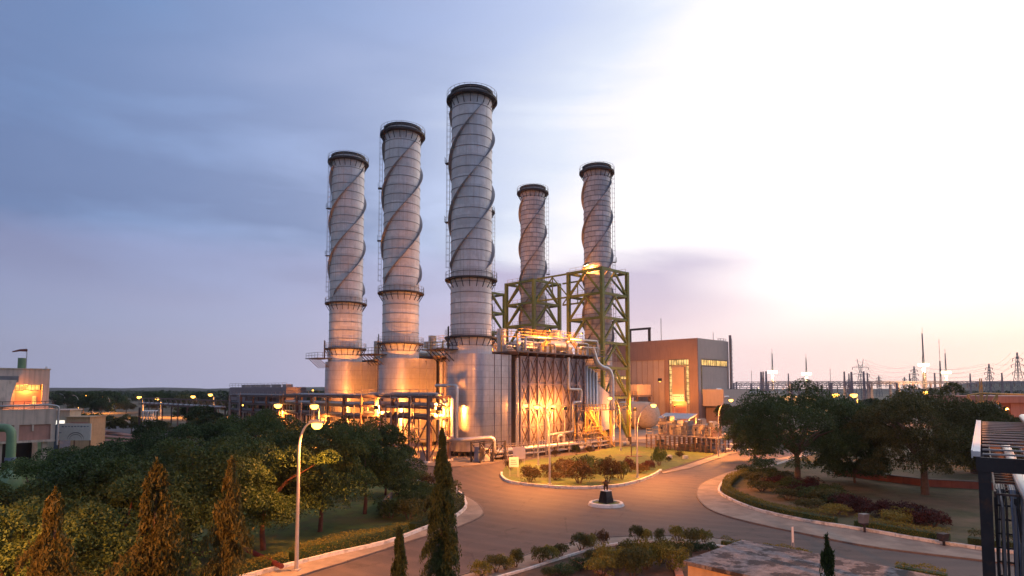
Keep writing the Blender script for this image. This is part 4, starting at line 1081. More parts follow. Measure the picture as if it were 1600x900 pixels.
# ------------------------------------------------------------------ front pipe rack across the stack feet
def rack(label, u, v0, v1, step, ztop, width=4.0, pipes=8, seed=1, brace=(0,), group='brown pipe racks left of and before the stacks', levels=None, bay_x=True, name='pipe_rack'):
    t = thing(name, label, 'pipe rack', L2W(u, v0), RZ, group); n = round((v1-v0)/step); L = v1-v0
    levels = levels or [ztop, ztop-2.0, ztop-4.4]
    for i in range(n+1):
        y = L*i/n
        for x in (0, width):
            c_ = MB().box(x-.2, x+.2, y-.2, y+.2, .25, ztop+.25).build('column', M['steel_brown'], t)
            MB().cbox((x, y, .17), (.9, .9, .34)).build('footing', M['kerb_white'], c_)
    bm2 = MB()
    for z in levels:
        for x in (0, width): bm2.box(x-.14, x+.14, .21, L-.21, z-.18, z+.18)
        for i in range(n+1): y = L*i/n; bm2.box(.21, width-.21, y-.12, y+.12, z-.17, z+.17)
    bm2.build('beam', M['steel_brown'], t)
    b2 = MB()
    for i in brace:
        ya, yb = L*i/n+.2, L*(i+1)/n-.2
        b2.beam((0, ya, .5), (0, yb, levels[-1]-.3), .16); b2.beam((.03, yb, .5), (.03, ya, levels[-1]-.3), .16)
    for x_y in (0, n): y = L*x_y/n; b2.beam((.2, y, .5), (width-.2, y, levels[-1]-.3), .14); b2.beam((width-.2, y+.03, .5), (.2, y+.03, levels[-1]-.3), .14)
    b2.build('bracing', M['steel_brown'], t)
    rn = random.Random(seed); p1 = MB(); p2 = MB()
    for z in levels:
        x = .45
        while x < width-.4:
            r_ = rn.choice((.1, .14, .2, .28)); (p1 if rn.random() < .6 else p2).tube([(x, rn.uniform(-.6, .5), z+.18+r_), (x, L+rn.uniform(-.5, .6), z+.18+r_)], r_, 8); x += r_*2+rn.uniform(.12, .5)
    p1.build('pipes', M['steel_grey'], t); p2.build('insulated_pipes', M['insul'], t)
    bp = MB()
    for k in range(int(L*1.3)):
        y = rn.uniform(.5, L-.5); x = rn.choice((-.35, .5, 1.6, width+.35)); z0_ = rn.choice((.2, 1.2, 2.6)); z1_ = rn.choice(levels)+rn.uniform(-.2, .5); r_ = rn.choice((.05, .08, .12))
        bp.pipe([(x, y, z0_), (x, y, z1_), (x, y+rn.choice((-1, 1))*rn.uniform(.4, 2.2), z1_)], r_, 6)
        if k % 3 == 0: bp.tube([(x, y, z0_+1), (x, y+rn.uniform(1, 4), z0_+1)], r_, 6)
    for k in range(int(L*.5)): y = rn.uniform(.5, L-1.5); x = rn.uniform(.5, width-1); bp.box(x, x+rn.uniform(.4, 1.2), y, y+rn.uniform(.5, 1.3), .1, rn.uniform(.8, 2.0))
    for z in (levels[-1]-1.6, levels[-1]-3.2): bp.box(-.05, .05, .2, L-.2, z, z+.12)
    bp.build('branch_pipes', M['rail_grey'], t)
    rl = MB(); rl.rail([(.0, .2, levels[0]+.25), (.0, L-.2, levels[0]+.25)], .9, 2.2, .03); rl.build('railing', M['rail_grey'], t)
    return t
rack('nearest tall brown pipe rack with crossed braces before the wide stack', -12.4, -4.6, 14.2, 4.7, 9.8, brace=(0, 1, 2), seed=2, levels=[9.8, 8.2, 6.6], width=4.0)
rack('brown pipe rack before the middle and leftmost stacks', -11.0, 16.5, 47.5, 6.2, 9.6, brace=(0, 2, 4), seed=3, levels=[9.6, 8.0, 6.0])
rack('brown pipe rack continuing left of the stacks', -11.0, 49, 77, 7.0, 9.4, brace=(1, 3), seed=4, levels=[9.4, 7.6, 5.8])
# louvred air intake block over the rack (left of the stacks)
t = thing('intake_block', 'long brown louvred block on stilts left of the stacks, with railings on its roof', 'industrial building', L2W(-6.5, 56), RZ)
m = MB()
for k in range(10): m.box(-.0+.02*(k % 2), 5, 0, 34, 8.2+k*.33, 8.2+k*.33+.22)
m.box(.25, 4.8, .2, 33.8, 8.1, 11.55); m.build('louvres', M['rib'], t)
m = MB()
for i in range(8):
    for x in (.4, 4.6): m.box(x-.2, x+.2, .4+i*4.75-.2, .4+i*4.75+.2, 0, 8.19)
for i in range(7): m.beam((.4, .6+i*4.75, .4), (.4, 5.0+i*4.75, 7.9), .14); m.beam((.45, 5.0+i*4.75, .4), (.45, .6+i*4.75, 7.9), .14)
m.build('stilt', M['steel_dark'], t)
m = MB(); m.rail([(.1, .1, 11.6), (.1, 33.8, 11.6)], .9, 2, .03)
for i in range(5): m.box(1.5, 3.0, 3+i*6, 5.2+i*6, 11.56, 12.2)
m.build('roof_equipment', M['rail_grey'], t)
# pipe bridge to the left
t = thing('pipe_bridge', 'long brown truss pipe bridge crossing the trees at the left', 'pipe bridge', L2W(-9.5, 90), RZ)
m = MB(); L = 72
for x in (0, 2.6):
    m.box(x-.12, x+.12, 0, L, 7.9, 8.15); m.box(x-.12, x+.12, 0, L, 5.9, 6.15)
    for i in range(30): y = L*i/30; m.beam((x, y, 6.1 if i % 2 else 7.95), (x, y+L/30, 7.95 if i % 2 else 6.1), .14)
m.build('truss', M['steel_brown'], t)
m = MB()
for x, z in ((.7, 6.4), (1.3, 6.45), (1.9, 6.4)): m.tube([(x, -1, z), (x, L+1, z)], .2, 8)
m.build('pipes', M['insul'], t)
m = MB()
for i in range(5):
    for x in (0, 2.6): m.box(x-.16, x+.16, 1+i*15-.16, 1+i*15+.16, 0, 5.9)
m.build('column', M['steel_brown'], t)
# bundle of risers lit from above at the left end
t = thing('riser_bundle', 'bundle of vertical pipes lit from above at the left end of the bridge', 'pipes', G(233, 690), .4)
for i in range(6): MB().pipe([(i*.45-1.3, (i % 2)*.4, 0), (i*.45-1.3, (i % 2)*.4, 6.4), (i*.45-1.3, 3.0, 6.4)], .14, 8).build('riser', M['insul'], t)
MB().box(-2.1, -1.75, -.3, .3, 0, 7.2).build('post', M['steel_dark'], t)
for i, (a, c) in enumerate((((150, 676), (228, 690)), ((142, 684), (226, 693)), ((130, 690), (222, 698)))):
    A_, C_ = G(*a), G(*c); m = MB()
    for k in range(4): m.tube([A_+Vector((0, k*.6, .6)), A_.lerp(C_, .6)+Vector((0, k*.6, .6)), C_+Vector((0, k*.6, .9))], .14, 6)
    for k in range(5): q = A_.lerp(C_, k/4); m.box(q.x-.1, q.x+.1, q.y-.1, q.y+2.0, 0, .5)
    solo('ground_pipes', m, M['terracotta'], ('farthest', 'middle', 'nearest')[i]+' run of low ground pipes leading to the vertical riser bundle', 'pipes', 'low ground pipe runs at the left')
# extra pipe support at the duct end
t = thing('pipe_support', 'small dark braced frame carrying the header pipe by the blue cabinet', 'steel frame', L2W(-7.2, -8.4), RZ)
m = MB()
for x in (0, 2.6, 5.2):
    for y in (-2.0, 0): m.box(x-.1, x+.1, y-.1, y+.1, 0, 3.1)
for y in (-2.0, 0): m.box(-.1, 5.3, y-.08, y+.08, 2.9, 3.06); m.beam((0, y, .2), (2.6, y, 2.9), .1); m.beam((2.6, y, .2), (0, y, 2.9), .1); m.beam((2.6, y, .2), (5.2, y, 2.9), .1)
m.build('frame', M['steel_dark'], t)
t = thing('control_cabinet', 'dark blue cabinet with rounded top standing by the rack foot', 'cabinet', G(749, 722, .09), RZ)
MB().box(-.6, .6, -.5, .5, .1, 2.3).build('body', M['blue_grey'], t); MB().box(-.45, .45, -.53, -.5, .4, 2.1).build('door', M['steel_dark'], t)
t = thing('control_cabinet', 'pale pink-grey cabinet beside the dark blue one', 'cabinet', G(759, 721, .09), RZ)
MB().box(-.5, .5, -.4, .4, .1, 2.0).build('body', M['canvas'], t); MB().box(-.35, .35, -.43, -.4, 1.2, 1.8).build('panel', M['steel_dark'], t)
t = thing('control_cabinet', 'grey board-like cabinet behind the island lamp posts', 'cabinet', G(846, 709, .09), RZ)
MB().box(-.9, .9, -.2, .2, .4, 2.3).build('body', M['galv'], t); MB().box(-.1, .1, -.1, .1, 0, .4).build('leg', M['steel_dark'], t)

# ------------------------------------------------------------------ turbine hall
HC = Vector((60.5, 200, 0))
t = thing('turbine_hall', 'tall brown turbine hall with lit window strips around a pale door panel', 'industrial building', HC, RZ)
H = 27.4
MB().box(0, 21.5, 0, 41, 0, H).build('body', M['hall_tan'], t)                      # right face y=0 looks to the road, left face x=0
m = MB(); m.box(-.35, 0, -.2, 41, H-6.4, H+.35); m.box(-.35, 0, -.2, 3.0, .0, H-6.4); m.box(-.35, 0, 10.5, 12.0, 0, H-6.4); m.build('fascia', M['hall_brown'], t)
m = MB(); m.box(0, 21.7, -.2, 0, H-6.2, H+.35); m.box(0, 1.6, -.2, 0, 0, H-6.2); m.box(20.6, 21.7, -.2, 0, 0, H-6.2); m.build('cladding_band', M['hall_grey'], t)
MB().box(1.9, 20.4, -.12, -.0, 9.0, 19.0).build('grey_panel', M['hall_grey'], t)
def win(x0, x1, y0, y1, z0, z1, mat, axis, nm=8, par=None, rows=1):
    w = MB().box(x0, x1, y0, y1, z0, z1).build('window', mat, t); fr = MB()
    for i in range(nm+1):
        if axis == 'y': y = y0+(y1-y0)*i/nm; fr.box(x0-.08, x0, y-.06, y+.06, z0, z1)
        else: x = x0+(x1-x0)*i/nm; fr.box(x-.06, x+.06, y0-.08, y0, z0, z1)
    for j in range(rows+1):
        z = z0+(z1-z0)*j/rows
        if axis == 'y': fr.box(x0-.10, x0-.02, y0, y1, z-.07, z+.07)
        else: fr.box(x0, x1, y0-.10, y0-.02, z-.07, z+.07)
    fr.build('frame', M['steel_dark'], w)
win(-.1, -.01, 3.1, 10.4, H-8.3, H-6.5, M['win_hall'], 'y', 8)
win(-.1, -.01, 3.1, 4.1, 6.2, H-8.6, M['win_hall'], 'y', 1, rows=9)
win(-.1, -.01, 9.4, 10.4, 6.2, H-8.6, M['win_hall'], 'y', 1, rows=9)
MB().box(-.8, -.1, 4.5, 9.1, 7.0, H-9.0).build('banner_panel', M['hall_panel'], t)
m = MB(); m.box(-.86, -.8, 4.6, 9.0, 7.1, 9.4); bp_ = m.build('notice_strip', M['white_paint'], t)
m = MB()
for j in range(2):
    for k in range(12):
        if random.Random(k*7+j).random() < .85: y = 8.8-k*.35; m.box(-.875, -.865, y-.22, y, 8.4-j*.8, 8.85-j*.8)
m.build('notice_lettering', M['blue_grey'], bp_)
MB().box(-.15, -.02, 4.2, 9.4, .1, 5.4).build('roller_door', M['terracotta'], t)
m = MB(); m.box(-.5, -.02, 9.45, 9.85, .1, 5.9); m.box(-.5, -.02, 3.75, 4.15, .1, 5.9); m.box(-.5, -.02, 3.75, 9.85, 5.92, 6.15); m.build('door_frame', M['cream_light'], t)
win(2.4, 20.4, -.11, -.01, H-8.7, H-6.6, M['win_hall'], 'x', 12)
win(2.0, 2.35, -.14, -.125, 9.5, 18.5, M['win_hall'], 'x', 1, rows=5)
m = MB()
for i in range(13): m.box(-.1, .0, 12.3+i*2.2, 12.38+i*2.2, 0, H-6.4)
m.build('cladding_seams', M['hall_brown'], t)
# roof gantry, vents and mast
m = MB()
for y in (19, 27): m.box(1.2, 1.8, y-.4, y+.4, H, H+4.6)
m.box(1.15, 1.85, 18.5, 27.5, H+4.6, H+5.3); m.build('roof_gantry', M['steel_dark'], t)
m = MB(); m.tube([(1, 14, H), (1, 14, H+8)], .12, 5); m.tube([(12, .5, H), (12, .5, H+3)], .1, 5); m.tube([(.5, 37, H), (.5, 37, H+2.4)], .15, 5); m.rail([(15, .3, H), (21, .3, H)], 1.2, 2, .06); m.build('roof_masts', M['steel_grey'], t)
m = MB(); m.tube([(22.3, -.6, 0), (22.3, -.6, H+2.6)], .45, 10)
z = 1
while z < H+1.5: m.box(22.9, 23.6, -1, -.2, z, z+.12); z += 1.4
for x in (22.9, 23.55): m.box(x-.05, x+.05, -.65, -.55, 0, H+1.5)
m.build('flue_and_ladder', M['steel_grey'], t)
# annex on the right face, with skylight
m = MB(); m.box(2.2, 21.2, -7.5, -.21, 5.6, 11.0); m.build('annex', M['hall_grey'], t)
m = MB(); m.box(4, 20, -6.5, -.22, 0, 5.59); m.build('annex_base', M['hall_brown'], t)
m = MB(); m.add([(2.6, -7.9, 8.6), (5.6, -7.9, 8.6), (5.6, -5.0, 11.4), (2.6, -5.0, 11.4), (2.6, -7.6, 8.4), (5.6, -7.6, 8.4), (5.6, -4.8, 11.05), (2.6, -4.8, 11.05)], [(0, 1, 2, 3), (7, 6, 5, 4), (0, 4, 5, 1), (1, 5, 6, 2), (2, 6, 7, 3), (3, 7, 4, 0)])
m.build('skylight', M['white_paint'], t)
m = MB(); m.box(24.0, 60, -2, 8, 0, 9.5); m.build('side_building', M['cream_light'], t)
m = MB(); m.box(23.8, 61, -2.3, 8.3, 9.5, 10.1); m.build('side_roof', M['white_paint'], t)
# window row of the hall behind the tower
win(-.12, -.01, 26.5, 33.5, 14.6, 15.7, M['win_hall'], 'y', 6)
# low block and horizontal tank before the hall's left face
t = thing('equipment_house', 'low flat-roofed cream block and gallery in front of the hall, with a floodlight on it', 'building', HC + V*14 - U*14, RZ)
MB().box(0, 8, 0, 26, 9.2, 12.6).build('upper_block', M['cream_light'], t)
m = MB(); m.box(-.3, 8.3, -.3, 26.3, 8.6, 9.19); m.build('slab', M['deck'], t)
m = MB()
for y in (0.3, 5, 10, 15, 20, 25.5):
    for x in (.2, 7.6): m.box(x-.25, x+.25, y-.25, y+.25, 0, 8.6)
m.build('column', M['steel_brown'], t)
m = MB(); m.rail([(-.3, -.3, 9.2), (-.3, 26, 9.2)], 1.1, 1.6, .05); m.rail([(-1.2, -.3, 6.2), (-1.2, 26, 6.2)], 1.1, 1.6, .05); m.box(-1.3, 0, -.3, 26, 6.0, 6.2); m.build('gallery', M['rail_orange'], t)
m = MB()
for y in (.8, 1.8, 2.6, 3.2): m.tube([(-1.5, y, 0), (-1.5, y, 8.4)], .28, 10)
m.build('downpipes', M['insul'], t)
t = thing('storage_tank', 'large pale domed horizontal tank behind the street lamp, left of the hall door', 'tank', G(1012, 671), RZ)
tk = MB().lathe([(0, 3.0), (1.2, 2.9), (2.3, 2.5), (3.1, 1.8), (3.5, .9), (3.7, 0), (3.7, -9)], (0, 0, 0), 28).build('shell', M['cream_light'], t); tk.rotation_euler = (R(90), 0, R(-8)); tk.location = (0, 0, 3.9)
m = MB(); m.box(-2.8, 2.8, 1, 2, 0, 1.6); m.box(-2.8, 2.8, 7, 8, 0, 1.6); m.build('saddle', M['kerb_dark'], t)

# transformer / generator yard in front of the hall
yard = G(1005, 703); YA = Vector((G(1010, 700).x, G(1010, 700).y, 0))
ydir = (G(1118, 711)-G(1008, 702)); yrz = math.atan2(ydir.y, ydir.x); yl = ydir.length
t = thing('equipment_platform', 'long raised steel platform of the generator yard with open cable racks below', 'platform', G(1010, 701.5), yrz)
m = MB(); m.box(0, yl, 0, 6.5, 2.6, 2.75); m.build('floor', M['deck'], t)
m = MB(); n = 14
for i in range(n+1):
    x = yl*i/n
    for y in (.1, 3.2, 6.4): m.box(x-.09, x+.09, y-.09, y+.09, 0, 2.6)
for z in (.7, 1.35, 2.0): m.box(0, yl, .02, .1, z, z+.1); m.box(0, yl, 3.12, 3.2, z, z+.1)
m.build('frame', M['steel_brown'], t)
m = MB(); rn = random.Random(9)
for i in range(34): x = rn.uniform(.5, yl-1); m.box(x, x+rn.uniform(.3, .9), .6, 1.8, .1, rn.uniform(.5, 1.9))
m.build('cable_boxes', M['steel_grey'], t)
MB().rail([(0, .1, 2.75), (yl, .1, 2.75)], 1.0, 1.4, .035).build('railing', M['rail_grey'], t)
kinds = ['leftmost generator housing on the platform, with two small windows', 'second generator housing from the left on the platform', 'third generator housing from the left on the platform', 'fourth generator housing from the left, next to the lit one', 'rightmost generator housing on the platform, brightly lit']
for i in range(5):
    q = G(1010, 701.5) + ydir.normalized()*(1.2+i*(yl-2)/5) + Vector((-math.sin(yrz), math.cos(yrz), 0))*2.2; q.z = 2.75
    g_ = thing('generator_housing', kinds[i], 'generator', q, yrz, 'generator housings on the yard platform')
    w_ = (yl-2)/5-.6
    hh_ = (2.3, 1.7, 1.5, 1.9, 1.6)[i]; w_ *= (1, .8, .7, .85, .75)[i]
    MB().box(0, w_, 0, 3.4, 0, hh_).build('body', M[('cream_light', 'hall_panel', 'steel_grey', 'hall_panel', 'steel_brown')[i]], g_)
    MB().box(-.1, w_+.1, -.1, 3.5, hh_, hh_+.1).build('roof', M['galv' if i % 2 else 'deck'], g_)
    m = MB(); rq = random.Random(i+50)
    for k in range(5):
        x = rq.uniform(.1, w_-.5); m.box(x, x+rq.uniform(.2, .7), rq.uniform(.2, 1.4), rq.uniform(1.6, 2.8), hh_+.1, hh_+rq.uniform(.4, 1.1))
    for k in range(3): x = rq.uniform(.1, w_); m.tube([(x, -.5, .1), (x, -.5, hh_*.8), (x+.8, -.5, hh_*.8)], .08, 6)
    m.build('fittings', M['steel_grey'], g_)
    MB().box(.4, 1.1, -.04, 0, .8, 1.3).build('window', M['glass'], g_)
    m = MB(); m.tube([(w_*.7, .8, hh_), (w_*.7, .8, hh_+.9)], .15, 8); m.tube([(w_*.7, .8, hh_+.9), (w_*.7, -.3, hh_+1.0)], .15, 8); m.box(w_*.6, w_*.85, -.35, 0, .3, 1.7); m.build('exhaust', M['galv'], g_)
t = thing('shed_roof', 'light corrugated canopy on posts above the generator yard', 'canopy', G(1015, 697), yrz)
m = MB(); m.add([(0, 3, 5.4), (7, 3, 5.4), (7, 6, 6.3), (0, 6, 6.3), (0, 3, 5.3), (7, 3, 5.3), (7, 6, 6.2), (0, 6, 6.2)], [(0, 1, 2, 3), (7, 6, 5, 4), (0, 4, 5, 1), (1, 5, 6, 2), (2, 6, 7, 3), (3, 7, 4, 0)]); m.build('roof', M['canvas'], t)
m = MB()
for x in (.3, 6.7):
    for y, h_ in ((3.2, 5.35), (5.8, 6.15)): m.box(x-.08, x+.08, y-.08, y+.08, 0, h_)
m.build('post', M['galv'], t)
t = thing('seating_steps', 'stack of pale stepped cable trays at the right end of the generator yard', 'steps', G(1112, 706), yrz+.5)
for i in range(4): MB().box(0, 8.5, i*.9, i*.9+.6, .5+i*.8, .62+i*.8).build('tray', M['white_paint'], t)
m = MB()
for x in (.2, 4.2, 8.3):
    for i in range(4): m.box(x-.06, x+.06, i*.9+.2, i*.9+.3, 0, .5+i*.8)
m.build('frame', M['steel_brown'], t)

# ================================================================== LAMPS
LP = 15500.0
def add_light(parent, loc, power, kind='POINT', size=.12, col=SOD, rot=None, cone=165, blend=.6):
    ld = bpy.data.lights.new('lamp_light', kind); ld.energy = power; ld.color = col; ld.shadow_soft_size = size
    if kind == 'SPOT': ld.spot_size = R(cone); ld.spot_blend = blend
    lo = bpy.data.objects.new('lamp_light', ld); COL.objects.link(lo); lo.parent = parent; lo.location = loc
    if rot: lo.rotation_euler = rot
    return lo
def street_lamp(bp, head, label, lit=True, power=LP, group=None, mat='pole_paint', r=.1, z0=0.1, far=False):
    """bp: base pixel; head: head pixel"""
    B = G(bp[0], bp[1], z0) if not isinstance(bp, Vector) else bp
    Hd = PT(head[0], head[1], B.y) if not isinstance(head, Vector) else head
    t = thing('street_lamp', label, 'street lamp', B, 0, group)
    h = Hd.z - B.z; dx = Hd.x-B.x; dy = Hd.y-B.y; L = math.hypot(dx, dy) or .3
    rise = min(h*.38, L*2.2); n = 4 if far else 9
    pts = [Vector((0, 0, 0)), Vector((0, 0, h*.3)), Vector((0, 0, h-rise))]
    for k in range(1, n+1):
        a = math.pi/2*k/n; pts.append(Vector((dx*(1-math.cos(a)), dy*(1-math.cos(a)), h-rise+rise*math.sin(a)*1.03)))
    rs = [r*1.25, r*1.05, r*.85] + [r*.8 - r*.3*k/n for k in range(1, n+1)]
    MB().tube(pts, 0, 6 if far else 10, rs=rs).build('pole', M[mat], t)
    MB().box(-r*2.2, r*2.2, -r*2.2, r*2.2, -.05, .12).build('base_plate', M[mat], t)
    e = pts[-1]; d = Vector((dx, dy, 0)).normalized(); az = math.atan2(d.y, d.x)
    q = e + d*.28
    hd = MB(); hd.cbox((q.x, q.y, q.z+.05), (.85, .34, .14), az); hd.cbox((q.x-d.x*.1, q.y-d.y*.1, q.z+.14), (.5, .22, .1), az); hd.build('lamp_head', M['galv'], t)
    if lit:
        sz = .46 if not far else 1.1
        ln = MB(); ln.lathe([(0, -sz*.75), (sz*.4, -sz*.66), (sz*.68, -sz*.35), (sz*.72, .0), (sz*.5, .045), (0, .05)], (q.x+d.x*.05, q.y+d.y*.05, q.z-.06), 12)
        ln.build('lens', M['lamp_far' if far else 'lamp'], t)
        if power: add_light(t, (q.x+d.x*.05, q.y+d.y*.05, q.z-.3-sz*.75), power, 'SPOT', .25)
    return t
def lens_light(name, label, cat, pos, power, r=.3, mat='lamp', aim=None, cone=120, col=SOD, pole=None, parent=None, group=None, size=.25):
    """floodlight: housing + glowing glass, aimed at a point; pole = ground point it stands on"""
    base = pole if pole is not None else pos
    t = thing(name, label, cat, base, 0, group); o = Vector(pos)-Vector(base)
    if pole is not None: MB().tube([(0, 0, 0), (0, 0, o.z)], .09, 6).build('pole', M['pole_paint'], t)
    d = ((Vector(aim)-Vector(pos)).normalized() if aim is not None else Vector((0, -.5, -.6)).normalized())
    MB().beam(o-d*.28, o-d*.02, r*2.1, r*1.7).build('housing', M['steel_dark'], t)
    m = MB(); m.tube([o, o+d*.07, o+d*.12], 0, 12, rs=[r, r, r*.5]); m.build('lens', M[mat], t)
    q = d.to_track_quat('-Z', 'Y').to_euler()
    if power: add_light(t, o+d*.35, power, 'SPOT', size, col=col, rot=q, cone=cone)
    return t
street_lamp((463, 892), (487, 662), 'tall street lamp with a curved arm on the left-hand kerb, closest of all', power=LP*.45, r=.1)
street_lamp((996, 747), (1017, 633), 'tall street lamp on the island lawn right of the statue', power=LP*1.05)
street_lamp((859, 757), (843, 635), 'near lamp post on the left part of the island, by the kerb', power=LP*1.0)
street_lamp((841, 727), (825, 633), 'slightly farther lamp post on the left part of the island', power=LP*1.2)
street_lamp((970, 704), (956, 622), 'street lamp at the back edge of the island before the lattice tower', power=LP*1.2)
street_lamp((1123, 713), (1139, 625), 'street lamp beside the right-hand road in front of the hall annex', power=LP*1.5)
street_lamp(L2W(10, -8.0, .1), PT(862, 634, L2W(10, -8.0).y), 'lamp close to the foot of the cross-braced casing', power=LP*.5)
street_lamp((145, 647), (138, 618), 'leftmost lit distant street lamp beyond the white banner', far=True, power=LP*1.5, r=.12, group='distant street lamps at the left')
street_lamp((171, 645), (163, 619), 'second lit distant street lamp from the left, beyond the ground pipes', far=True, power=LP*1.5, r=.12, group='distant street lamps at the left')
street_lamp((101, 645), (95, 616), 'unlit curved street lamp right of the cream building', lit=False, far=True, r=.12, group='distant street lamps at the left')
street_lamp((122, 647), (115, 618), 'unlit curved street lamp between the cream building and the first lit one', lit=False, far=True, r=.12, group='distant street lamps at the left')
for px, py, lab in ((219, 620, 'lit distant lamp just left of the pipe bridge end'), (247, 622, 'bright distant lamp over the left end of the pipe bridge'), (303, 619, 'distant lamp above the middle of the pipe bridge'),
                    (330, 616, 'distant lamp above the right end of the pipe bridge')):
    street_lamp((px+4, 652), (px, py), lab, far=True, power=LP*1.6, r=.12, group='distant street lamps at the left')
for px, py, by, lab in ((382, 630, 668, 'lamp in front of the louvred block, left one'), (437, 632, 690, 'lamp on a white pole in front of the louvred block, above the trees'), (494, 633, 700, 'lamp before the leftmost stack, right above the nearest street lamp')):
    street_lamp((px+4, by), (px, py), lab, far=True, power=LP*1.6, r=.12, group='lamps in front of the louvred block')
for px, py, Yd, lab in ((288, 622, 300, 'tiny pale light over the pipe bridge'), (373, 616, 220, 'tiny light on the dark end of the louvred block'), (439, 610, 230, 'tiny light above the louvred block roof'), (489, 610, 190, 'small aviation-like light near the leftmost stack')):
    p = PT(px, py, Yd); lens_light('area_light', lab, 'light', p, 0, .3, 'lamp_far', pole=Vector((p.x, p.y, 0)))
# plant floodlights
def over(px, py, Yd): return PT(px, py, Yd)
p = over(588, 637, 101); lens_light('floodlight', 'floodlight on a pole in the pipe rack left of the nearest stack', 'floodlight', p, 34000, .35, aim=p+Vector((1, 9, -2)), cone=165, pole=Vector((p.x, p.y, .1)))
p = over(686, 639, 93); lens_light('floodlight', 'bright floodlight at the right end of the tall pipe rack, above the slender mast tree', 'floodlight', p, 34000, .38, aim=p+Vector((-3, 8, -1)), cone=168, pole=Vector((p.x, p.y, .1)))
p = L2W(-5.5, 9.5, 6.0); lens_light('floodlight', 'hidden floodlight between the front and middle stack feet', 'floodlight', p, 34000, .35, aim=L2W(6, 15, 8), cone=168, pole=L2W(-5.5, 9.5, .1))
p = L2W(-5.5, 28.5, 6.0); lens_light('floodlight', 'hidden floodlight between the middle and leftmost stack feet', 'floodlight', p, 34000, .35, aim=L2W(6, 34, 8), cone=168, pole=L2W(-5.5, 28.5, .1))
p = L2W(10, 9.5, 2.0); lens_light('floodlight', 'ground floodlight in the alley behind the front boiler unit', 'floodlight', p, 16200, .3, aim=L2W(14, 12, 12), cone=165, pole=L2W(10, 9.5, .1))
p = L2W(9, 6.6, 19.3); lens_light('floodlight', 'floodlight on the boiler roof railing just left of the nearest stack', 'floodlight', p, 5760, .3, aim=p+Vector((2, 5, -3)), cone=160)
p = L2W(22, -6.5, 21.5); lens_light('floodlight', 'small floodlight above the front boiler roof pipes', 'floodlight', p, 4680, .16, aim=L2W(20, -1, 18), cone=160)
p = L2W(13, -6.5, 21.5); lens_light('floodlight', 'small floodlight over the left roof stair of the front boiler', 'floodlight', p, 4680, .16, aim=L2W(12, 0, 18), cone=160)
p = L2W(11.5, -8.2, 7.6); lens_light('floodlight', 'glaring floodlight low on the left part of the cross-braced casing', 'floodlight', p, 5500, .4, aim=p+V*4+Vector((0, 0, 0)), cone=160, pole=L2W(11.5, -8.2, .1))
p = L2W(15.6, -7.6, 7.6); lens_light('floodlight', 'glaring floodlight low on the middle of the cross-braced casing', 'floodlight', p, 4800, .34, aim=p+V*4+Vector((0, 0, 0)), cone=160, pole=L2W(15.6, -7.6, .1))
p = PT(899, 621, L2W(25, -6.5).y); lens_light('floodlight', 'floodlight on the casing above the orange platform', 'floodlight', p, 11700, .3, aim=p+Vector((.5, -.4, -3)), cone=165)
q = BP[0] - U*4.65 + V*4.65
p = BP[0] - U*4.9 - V*0.5 + Vector((0, 0, 38.2)); lens_light('floodlight', 'starry floodlight at the top corner of the right-hand lattice tower', 'floodlight', p, 8100, .5, mat='lamp_white', aim=p+Vector((1.5, 1, -3)), cone=170)
p = L2W(33.5, 3, 4.0); lens_light('floodlight', 'floodlight under the inlet duct by the foot of the green tower', 'floodlight', p, 21600, .3, aim=L2W(38, -3, 6), cone=168, pole=L2W(33.5, 3, .1))
p = L2W(35.5, -8, 5.0); lens_light('floodlight', 'floodlight beside the thick bent pipe and the green tower leg', 'floodlight', p, 12600, .25, aim=L2W(39, -4, 7), cone=165, pole=L2W(35.5, -8, .1))
p = PT(1031, 594, 186); lens_light('floodlight', 'floodlight on the roof of the block before the turbine hall', 'floodlight', p, 25200, .55, aim=p+Vector((2, 6, -3)), cone=168, pole=Vector((p.x, p.y, 12.6)))
p = PT(992, 640, 135); lens_light('floodlight', 'floodlight lighting the pale domed tank', 'floodlight', p, 16200, .4, aim=G(1012, 671)+Vector((0, 0, 5)), cone=165, pole=Vector((p.x, p.y, .1)))
p = PT(1103, 664, 118); lens_light('floodlight', 'floodlight among the generator housings at their right end', 'floodlight', p, 14400, .45, aim=p+Vector((-4, 2, -2)), cone=168, pole=Vector((p.x, p.y, .1)))
p = HC + U*(-3.2) + V*6.8 + Vector((0, 0, 5.6)); lens_light('floodlight', 'floodlight at the foot of the hall door panel', 'floodlight', p, 2600, .25, aim=p+U*3+Vector((0, 0, 5)), cone=165, pole=Vector((p.x, p.y, .1)))
